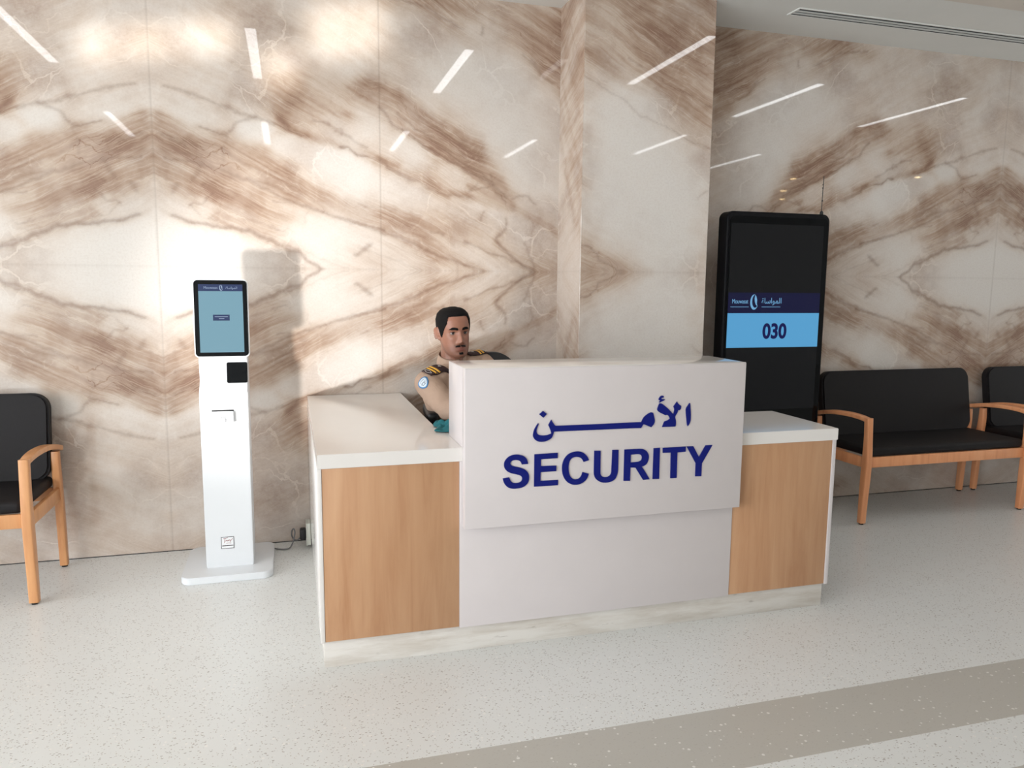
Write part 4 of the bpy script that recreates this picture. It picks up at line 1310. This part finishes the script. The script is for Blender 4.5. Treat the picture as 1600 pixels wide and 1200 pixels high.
def add_hand(bm, wrist, dirv, thumb_side):
    """palm down on the counter, five separate bent fingers"""
    d = Vector(dirv).normalized()
    up = Vector((0, 0, 1))
    s = d.cross(up).normalized() * thumb_side
    add_loft(bm, [(wrist, s * 0.026, up * 0.019), (wrist + d * 0.03, s * 0.034, up * 0.017), (wrist + d * 0.065, s * 0.041, up * 0.015 ),
                  (wrist + d * 0.092 - up * 0.003, s * 0.040, up * 0.0125)], 20)
    for i, (o, L) in enumerate(((0.030, 0.072), (0.010, 0.080), (-0.011, 0.074), (-0.031, 0.058))):
        spread = (0.10, 0.03, -0.05, -0.14)[i]
        p = wrist + d * (0.086 - 0.005 * abs(i - 1)) + s * o - up * 0.003
        dd = (d + s * spread).normalized()
        q1 = p + dd * L * 0.45 - up * 0.004
        q2 = q1 + (dd - up * 0.38).normalized() * L * 0.32
        q3 = q2 + (dd - up * 0.55).normalized() * L * 0.23
        add_limb(bm, p, 0.0093, q1, 0.0086, 12)
        add_limb(bm, q1, 0.0086, q2, 0.0078, 12)
        add_limb(bm, q2, 0.0078, q3, 0.0068, 12)
    p = wrist + d * 0.022 + s * 0.028 - up * 0.004
    q1 = p + (d * 0.75 + s * 0.75 - up * 0.15).normalized() * 0.042
    q2 = q1 + (d * 0.95 + s * 0.22 - up * 0.15).normalized() * 0.030
    q3 = q2 + (d * 1.0 + s * 0.05 - up * 0.2).normalized() * 0.022
    add_limb(bm, p, 0.0135, q1, 0.0105, 12)
    add_limb(bm, q1, 0.0105, q2, 0.0095, 12)
    add_limb(bm, q2, 0.0095, q3, 0.0078, 12)


bm = bmesh.new()
head_grid(bm)
for s in (-1, 1):
    add_ear(bm, s)
bm.transform(HEAD)
neck_top = HEAD @ Vector((0, 0.012, -0.055))
add_limb(bm, NECK - Vector((0, 0, 0.03)), 0.060, neck_top, 0.052, 28)
add_limb(bm, NECK - Vector((0, -0.005, 0.0)), 0.056, HEAD @ Vector((0, 0.035, -0.03)), 0.048, 28)
torso(bm, -0.010)
for sh, el, wr in ((SH_R, EL_R, WR_R), (SH_L, EL_L, WR_L)):
    add_limb(bm, sh, 0.046, el, 0.036)
    add_limb(bm, el, 0.036, wr, 0.024)
add_hand(bm, WR_R, (0.85, -0.40, -0.10), -1)
add_hand(bm, WR_L, (-0.55, -0.60, -0.10), 1)
for hp, kn, an in ((HIP_R, KN_R, AN_R), (HIP_L, KN_L, AN_L)):
    add_limb(bm, hp, 0.070, kn, 0.048)
    add_limb(bm, kn, 0.048, an, 0.034)
    add_limb(bm, an, 0.034, an + Vector((0.01, -0.13, -0.055)), 0.028)
person = fuse('person', bm, 0.0036, M['skin'], smooth_iter=3, factor=0.45)
tag(person, 'security guard in a khaki uniform shirt seated behind the white desk', 'person')
nv_ = len(person.data.vertices)
stub, lip = np.zeros(nv_, np.float32), np.zeros(nv_, np.float32)
for v in person.data.vertices:
    if v.co.z < 1.05:
        continue
    q = HEAD_INV @ v.co
    if q.y < 0.03:
        ax = abs(q.x)
        low = 1 / (1 + math.exp((q.z + 0.062 - 0.9 * max(0, q.y + 0.03)) / 0.007))
        low *= 1 / (1 + math.exp(-(q.z + 0.135) / 0.008))
        mus = g1(q.z + 0.0575, 0.0065) * (1 if ax < 0.026 else g1(ax - 0.026, 0.006)) * (1 if q.y < -0.06 else 0)
        l = g1(ax, 0.023) * max(g1(q.z + 0.0665, 0.0036), g1(q.z + 0.077, 0.0048)) if q.y < -0.07 else 0
        lip[v.index] = min(1, 1.1 * l)
        stub[v.index] = max(0.48 * low, 0.8 * mus) * (1 - min(1, 1.4 * l))
    # short dark shadow under the cropped hair on scalp and temples
person.data.attributes.new('stubble', 'FLOAT', 'POINT').data.foreach_set('value', stub)
person.data.attributes.new('lip', 'FLOAT', 'POINT').data.foreach_set('value', lip)


def head_patch(name, mat, inside, thick, nz, na, z0, z1, a0, a1, base=0.0004):
    """a shell on the head where inside(az, z) > 0, thickness rising from its edge"""
    bm = bmesh.new()
    out = {}
    for i in range(nz):
        z = z0 + (z1 - z0) * i / (nz - 1)
        for j in range(na):
            az = a0 + (a1 - a0) * j / (na - 1)
            m = inside(az, z)
            if m > 0:
                out[i, j] = (bm.verts.new(head_pt(az, z, base + thick(az, z, m))), bm.verts.new(head_pt(az, z, -0.004)))
    wrap = abs((a1 - a0) - 2 * PI) < 1e-3
    edges = {}
    for (i, j) in list(out):
        j2 = j + 1
        if wrap and j2 == na - 1:
            j2 = 0
        if wrap and j == na - 1:
            continue
        q = [(i, j), (i, j2), (i + 1, j2), (i + 1, j)]
        if all(p in out for p in q):
            bm.faces.new([out[p][0] for p in q])
            bm.faces.new([out[p][1] for p in q][::-1])
            for p1, p2 in zip(q, q[1:] + q[:1]):
                edges[(p1, p2)] = edges.get((p1, p2), 0) + 1
    for (p1, p2) in edges:
        if (p2, p1) not in edges:
            bm.faces.new((out[p2][0], out[p1][0], out[p1][1], out[p2][1]))
    if z1 >= 0.117:
        top = [out[nz - 1, j][0] for j in range(na - (1 if wrap else 0)) if (nz - 1, j) in out]
        if len(top) > 2:
            bm.faces.new(top)
    bmesh.ops.delete(bm, geom=[v for v in bm.verts if not v.link_faces], context='VERTS')
    bmesh.ops.recalc_face_normals(bm, faces=bm.faces[:])
    bm.transform(HEAD)
    return mesh_obj(name, bm, mat, person, smooth=True)


def hairline(az):
    a = abs((az + PI) % (2 * PI) - PI)
    return float(np.interp(math.degrees(a), [0, 22, 39, 45, 56, 66, 76, 82, 88, 98, 108, 120, 180],
                           [0.079, 0.079, 0.076, 0.044, 0.020, -0.004, -0.022, -0.022, 0.012, 0.026, 0.004, -0.036, -0.052]))


head_patch('hair', M['hair'], lambda az, z: z - hairline(az) + 0.0001,
           lambda az, z, m: min(1, m / 0.010) * (0.003 + 0.003 * min(1, max(0, (z - 0.0) / 0.09))), 130, 145, -0.054, 0.1178, -PI, PI)


def xz_mask(f):
    def inside(az, z):
        p = head_pt(az, z)
        return f(p.x, z)
    return inside


for s in (-1, 1):
    def brow(x, z, s=s):
        u = (s * x - 0.010) / 0.040
        if not 0 < u < 1:
            return 0
        c = 0.0195 + 0.0065 * math.sin(PI * min(1, u * 0.85)) - 0.004 * u
        return 0.0062 * min(1, u / 0.12 + 0.35) * min(1, (1 - u) / 0.35 + 0.1) - abs(z - c)
    head_patch('eyebrow', M['hair'], xz_mask(brow), lambda az, z, m: min(0.0026, 0.0010 + m * 0.8), 44, 90, 0.008, 0.036,
               0.05 if s > 0 else -1.0, 1.0 if s > 0 else -0.05)


def moustache(x, z):
    ax = abs(x)
    c = -0.0580 - 0.10 * ax - (0.20 * max(0, ax - 0.018))
    return (0.0042 if ax < 0.028 else -1) * min(1, (0.030 - ax) / 0.010) - abs(z - c)


head_patch('moustache', M['hair'], xz_mask(moustache), lambda az, z, m: min(0.0016, 0.0005 + m * 0.4), 40, 110, -0.072, -0.048, -0.42, 0.42)


def goatee(x, z):
    return min(0.0105 - abs(x), 0.0065 - abs(z + 0.0925))


head_patch('goatee', M['hair'], xz_mask(goatee), lambda az, z, m: min(0.0014, 0.0004 + m * 0.3), 30, 60, -0.101, -0.084, -0.3, 0.3)

GAZE = Matrix.Rotation(math.radians(-10), 3, 'Z')
for s in (-1, 1):
    c = Vector((s * 0.0305, -0.0660, 0.0015))
    bm = bmesh.new()
    add_sphere(bm, c, 0.0125, u=24, v=16)
    bm.transform(HEAD)
    eb = mesh_obj('eye', bm, M['eye_white'], person, smooth=True)
    bm = bmesh.new()
    d = GAZE @ Vector((0, -1, 0.02))
    add_sphere(bm, c + d * 0.0076, 0.0066, u=16, v=12)
    bm.transform(HEAD)
    mesh_obj('iris', bm, M['iris'], eb, smooth=True)
    bm = bmesh.new()
    add_sphere(bm, c, 0.0134, u=28, v=20)
    bmesh.ops.delete(bm, geom=[v for v in bm.verts if (v.co - c).z < 0.0042 + 0.2 * (v.co - c).y + 0.0012 - 0.08 * s * (v.co - c).x and (v.co - c).z > -0.0062], context='VERTS')
    bm.transform(HEAD)
    mesh_obj('eyelid', bm, M['skin'], person, smooth=True)
    bm = bmesh.new()
    pts = []
    for i in range(11):
        a = math.radians(-62 + 124 * i / 10)
        pts.append(c + Vector((0.0138 * math.sin(a), -0.0138 * math.cos(a) * 0.98, 0.0030 + 0.0022 * math.cos(a))))
    add_sweep(bm, pts, circle(0.0010, 6))
    bm.transform(HEAD)
    mesh_obj('eyelashes', bm, M['hair'], person, smooth=True)

# uniform shirt: torso and long sleeves in one skin
bm = bmesh.new()
torso(bm, 0.006)
for sh, el, wr in ((SH_R, EL_R, WR_R), (SH_L, EL_L, WR_L)):
    add_limb(bm, sh.lerp((SH_R + SH_L) / 2, 0.35), 0.068, sh, 0.060)
    add_limb(bm, sh, 0.061, sh.lerp(el, 0.5), 0.060)
    add_limb(bm, sh.lerp(el, 0.5), 0.060, el, 0.052)
    add_limb(bm, el, 0.052, el.lerp(wr, 0.9), 0.033)
shirt = fuse('shirt', bm, 0.006, M['shirt'], person, smooth_iter=8, factor=0.5)
from mathutils import noise as mnoise
normals_ = [v.normal.copy() for v in shirt.data.vertices]
for v, nrm in zip(shirt.data.vertices, normals_):
    p = v.co.copy()
    near = max(math.exp(-((p - EL_R.lerp(SH_R, 0.25)).length / 0.11) ** 2), math.exp(-((p - EL_L).length / 0.12) ** 2), 0.35)
    q = Vector((p.x * 9 + p.z * 6, p.y * 9, p.z * 24 - p.x * 14))
    v.co = p + nrm * (0.0065 * near * (mnoise.noise(q) + 0.5 * mnoise.noise(q * 2.1)))
SHIRT_BVH = BVHTree.FromPolygons([v.co.copy() for v in shirt.data.vertices], [p.vertices[:] for p in shirt.data.polygons])


# collar: a stand folded over, open at the throat
def collar_pt(a, lev):
    """a = 0 at the throat, +-pi at the nape; lev 0 neck edge .. 1 fold .. 2 outer edge"""
    back = 0.5 - 0.5 * math.cos(a)
    base = NECK + Vector((0, 0.004, 0.008))
    rx, ry = 0.0640, 0.0645
    h = -0.012 + 0.034 * back
    if lev == 0:
        r, z = 0.96, h - 0.020
    elif lev == 1:
        r, z = 1.0, h + 0.018
    elif lev == 2:
        r, z = 1.04, h + 0.016
    else:
        r, z = 1.20 + 0.06 * (1 - back), h - 0.026 - 0.012 * (1 - back)
    p = base + LAT * (rx * r * math.sin(a)) + FWD * (ry * r * math.cos(a)) + Vector((0, 0, z))
    return p


bm = bmesh.new()
rows = []
for i in range(61):
    a = math.radians(9 + 342 * i / 60)
    rows.append([bm.verts.new(collar_pt(a, l)) for l in (0, 1, 2, 3)])
for a, b in zip(rows, rows[1:]):
    for k in range(3):
        bm.faces.new((a[k], b[k], b[k + 1], a[k + 1]))
bmesh.ops.recalc_face_normals(bm, faces=bm.faces[:])
co = mesh_obj('collar', bm, M['shirt'], shirt, smooth=True)
co.modifiers.new('thickness', 'SOLIDIFY').thickness = 0.0025
sb = co.modifiers.new('round', 'SUBSURF')
sb.levels = sb.render_levels = 1
# button placket
bm = bmesh.new()
rows = []
for i in range(24):
    z = 1.03 - 0.30 * i / 23
    mid = PELVIS.lerp((SH_R + SH_L) / 2, min(1, (z - PELVIS.z) / 0.45))
    if z > 0.97:
        mid = mid.lerp(Vector((NECK.x, NECK.y, z)), (z - 0.97) / 0.09)
    row = []
    for u in (-0.015, 0.015):
        o = Vector((mid.x, mid.y, z)) + LAT * u + FWD * 0.4
        hit = SHIRT_BVH.ray_cast(o, -FWD)
        row.append(bm.verts.new((hit[0] if hit[0] is not None else o) + FWD * 0.0015))
    rows.append(row)
for a, b in zip(rows, rows[1:]):
    bm.faces.new((a[0], a[1], b[1], b[0]))
bmesh.ops.recalc_face_normals(bm, faces=bm.faces[:])
pk = mesh_obj('placket', bm, M['shirt'], shirt, smooth=True)
pk.modifiers.new('thickness', 'SOLIDIFY').thickness = 0.002


def drape(name, loop_grid, c, ux, uy, cast, lift, mat, parent, thick=0.003):
    """lay a flat badge on the shirt: grid of local (x, y) points thrown along 'cast' onto the cloth"""
    bm = bmesh.new()
    vs = {}
    for key, (x, y) in loop_grid[0].items():
        o = Vector(c) + ux * x + uy * y - cast * 0.12
        hit = SHIRT_BVH.ray_cast(o, cast)
        p = hit[0] if hit[0] is not None and hit[3] < 0.2 else o + cast * 0.12
        vs[key] = bm.verts.new(p - cast * lift)
    for f in loop_grid[1]:
        bm.faces.new([vs[k] for k in f])
    bmesh.ops.recalc_face_normals(bm, faces=bm.faces[:])
    n = sum((f.normal for f in bm.faces), Vector())
    if n.dot(cast) > 0:
        bmesh.ops.reverse_faces(bm, faces=bm.faces[:])
    o = mesh_obj(name, bm, mat, parent, smooth=True)
    sd = o.modifiers.new('thickness', 'SOLIDIFY')
    sd.thickness, sd.offset = thick, 1
    return o


def gridrect(x0, x1, y0, y1, nx=8, ny=6, shape=None):
    P = {}
    for i in range(nx + 1):
        for j in range(ny + 1):
            x, y = x0 + (x1 - x0) * i / nx, y0 + (y1 - y0) * j / ny
            P[i, j] = shape(x, y) if shape else (x, y)
    F = [((i, j), (i + 1, j), (i + 1, j + 1), (i, j + 1)) for i in range(nx) for j in range(ny)]
    return P, F


for s, sh in ((-1, SH_R), (1, SH_L)):
    out = (LAT * s + Vector((0, 0, -0.42))).normalized()
    c = sh + Vector((0, 0, 0.058)) - out * 0.030 + FWD * (0.026 if s < 0 else 0.012)
    uy = FWD
    cast = -(out.cross(uy)).normalized()
    if cast.z > 0:
        cast = -cast

    def tip(x, y):
        k = max(0, (0.046 - (x + 0.055) * 1.0)) * 0
        w = 0.5 + 0.5 * min(1, (x + 0.055) / 0.022)
        return x, y * w
    ep = drape('epaulette', gridrect(-0.055, 0.055, -0.029, 0.029, 12, 6, tip), c, out, uy, cast, 0.004, M['epaulette'], shirt, 0.004)
    for x in (-0.001, 0.016):
        drape('rank_stripe', gridrect(x, x + 0.010, -0.0285, 0.0285, 2, 6), c, out, uy, cast, 0.0085, M['gold'], ep, 0.0012)
    star = [(0.009 * (1 if i % 2 == 0 else 0.45) * math.cos(PI * i / 5), 0.009 * (1 if i % 2 == 0 else 0.45) * math.sin(PI * i / 5)) for i in range(10)]
    P = {i: (-0.028 + p[0], p[1]) for i, p in enumerate(star)}
    P['c'] = (-0.028, 0)
    drape('rank_star', (P, [('c', i, (i + 1) % 10) for i in range(10)]), c, out, uy, cast, 0.0085, M['silver'], ep, 0.0012)
    # embroidered scroll near the sleeve end: a thin looped outline
    bm = bmesh.new()
    pts = []
    for i in range(25):
        a = 2 * PI * i / 24
        x, y = 0.0415 + 0.0075 * math.cos(a) * (1 + 0.25 * math.cos(4 * a)), 0.019 * math.sin(a)
        o = Vector(c) + out * x + uy * y - cast * 0.12
        hit = SHIRT_BVH.ray_cast(o, cast)
        pts.append((hit[0] if hit[0] is not None and hit[3] < 0.2 else o + cast * 0.12) - cast * 0.0085)
    add_sweep(bm, pts, circle(0.0011, 6))
    mesh_obj('scroll_embroidery', bm, M['silver'], ep, smooth=True)

# shield patch on the right sleeve
arm = (EL_R - SH_R).normalized()
side = (Vector((0, -1, 0.15)) - LAT * 0.40)
side = (side - arm * side.dot(arm)).normalized()
uy = -arm
ux = side.cross(uy).normalized()
pc = SH_R.lerp(EL_R, 0.22) + side * 0.05


def shield(scale):
    def f(x, y):
        k = (y + 0.5)
        w = float(np.interp(k, [0, 0.12, 0.35, 0.65, 0.88, 1.0], [0.10, 0.48, 0.82, 1.0, 0.97, 0.78]))
        return x * w * 0.058 * scale, (y * 0.066 - 0.004 * (abs(x) * 2) ** 2 * (1 if y > 0.3 else 0)) * scale
    return gridrect(-0.5, 0.5, -0.5, 0.5, 10, 12, f)


bp_ = drape('sleeve_patch', shield(1.0), pc, ux, uy, -side, 0.002, M['patch_blue'], shirt, 0.0015)
drape('patch_field', shield(0.80), pc, ux, uy, -side, 0.0037, M['patch_pale'], bp_, 0.0008)
bm = bmesh.new()
for stroke in ([(-0.014, -0.004), (-0.009, 0.006), (-0.006, -0.006)], [(-0.004, -0.010), (-0.002, 0.005), (0.003, -0.002), (0.006, 0.006), (0.009, -0.009)],
               [(-0.010, -0.011), (0.000, -0.014), (0.009, -0.011)], [(0.011, 0.003), (0.013, -0.004)], [(-0.016, 0.014), (-0.006, 0.016), (0.006, 0.016), (0.016, 0.014)]):
    pts = []
    for x, y in stroke:
        o = pc + ux * x + uy * y + side * 0.12
        hit = SHIRT_BVH.ray_cast(o, -side)
        pts.append((hit[0] if hit[0] is not None and hit[3] < 0.2 else o - side * 0.12) + side * 0.0048)
    add_sweep(bm, pts, circle(0.0010, 6))
mesh_obj('patch_emblem', bm, M['trousers'], bp_, smooth=True)

bm = bmesh.new()
add_loft(bm, [(PELVIS + Vector((0, 0, -0.075)), LAT * 0.150, FWD * 0.115), (PELVIS, LAT * 0.172, FWD * 0.126), (PELVIS + Vector((0, 0, 0.07)), LAT * 0.166, FWD * 0.120)])
for hp, kn, an in ((HIP_R, KN_R, AN_R), (HIP_L, KN_L, AN_L)):
    add_limb(bm, hp, 0.082, kn, 0.062)
    add_limb(bm, kn, 0.062, an + Vector((0, 0, 0.03)), 0.050)
fuse('trousers', bm, 0.009, M['trousers'], person, smooth_iter=6)
for an in (AN_R, AN_L):
    bm = bmesh.new()
    add_limb(bm, an + Vector((0, 0.02, -0.045)), 0.040, an + Vector((0.01, -0.14, -0.058)), 0.034)
    add_limb(bm, an, 0.045, an + Vector((0, 0.01, -0.05)), 0.042)
    sh_ = fuse('shoe', bm, 0.007, M['shoe'], person, smooth_iter=5)
    for v in sh_.data.vertices:
        v.co.z = max(v.co.z, 0.002)

# ------------------------------------------------------------------ the guard's chair
ch = thing('office_chair', 'black office chair the guard sits on behind the desk', 'chair', (0.885, 3.705, 0), math.radians(-6))
box('seat', -0.23, 0.23, -0.24, 0.22, 0.378, 0.446, M['black_plastic'], ch, 0.028, 4)
bm = bmesh.new()
prof = rrect(0.43, 0.46, 0.13, 12)
fr, bk = [], []
for x, z in prof:
    y = 0.255 - 0.30 * x * x - 0.03 * math.sin(PI * (z + 0.23) / 0.46)
    fr.append(bm.verts.new((x + 0.052, y, z + 0.834)))
    bk.append(bm.verts.new((x + 0.052, y + 0.045, z + 0.834)))
cf = bm.verts.new((0.052, 0.225, 0.834))
cb = bm.verts.new((0.052, 0.27, 0.834))
n = len(prof)
for i in range(n):
    j = (i + 1) % n
    bm.faces.new((fr[i], fr[j], cf))
    bm.faces.new((bk[j], bk[i], cb))
    bm.faces.new((fr[j], fr[i], bk[i], bk[j]))
bmesh.ops.recalc_face_normals(bm, faces=bm.faces[:])
mesh_obj('backrest', bm, M['black_plastic'], ch, smooth=True, angle=50)
tube('back_support', catmull([(0, 0.10, 0.365), (0, 0.27, 0.37), (0, 0.325, 0.47), (0, 0.305, 0.66)], 6), 0.018, M['black_metal'], ch)
tube('gas_column', [(0, 0, 0.10), (0, 0, 0.24), (0, 0, 0.375)], 0.026, M['black_metal'], ch, 16)
for s in (-1, 1):
    tube('armrest_support', catmull([(s * 0.18, -0.02, 0.370), (s * 0.236, -0.02, 0.40), (s * 0.240, -0.02, 0.60), (s * 0.232, -0.06, 0.771)], 6), 0.015, M['black_metal'], ch)
    box('armrest', s * 0.230 - 0.028, s * 0.230 + 0.028, -0.27, 0.06, 0.772, 0.826, M['black_plastic'], ch, 0.016, 3)
for i in range(5):
    a = 2 * PI * i / 5 + 0.3
    lg = tube('leg', [(0.02 * math.cos(a), 0.02 * math.sin(a), 0.105), (0.15 * math.cos(a), 0.15 * math.sin(a), 0.092), (0.285 * math.cos(a), 0.285 * math.sin(a), 0.072)], 0.017, M['black_metal'], ch)
    bm = bmesh.new()
    q = Vector((0.285 * math.cos(a), 0.285 * math.sin(a), 0.0275))
    w = Vector((-math.sin(a), math.cos(a), 0))
    add_sweep(bm, [q - w * 0.018, q - w * 0.006, q + w * 0.006, q + w * 0.018], circle(0.0265, 18))
    mesh_obj('caster', bm, M['rubber'], lg, smooth=True, angle=40)
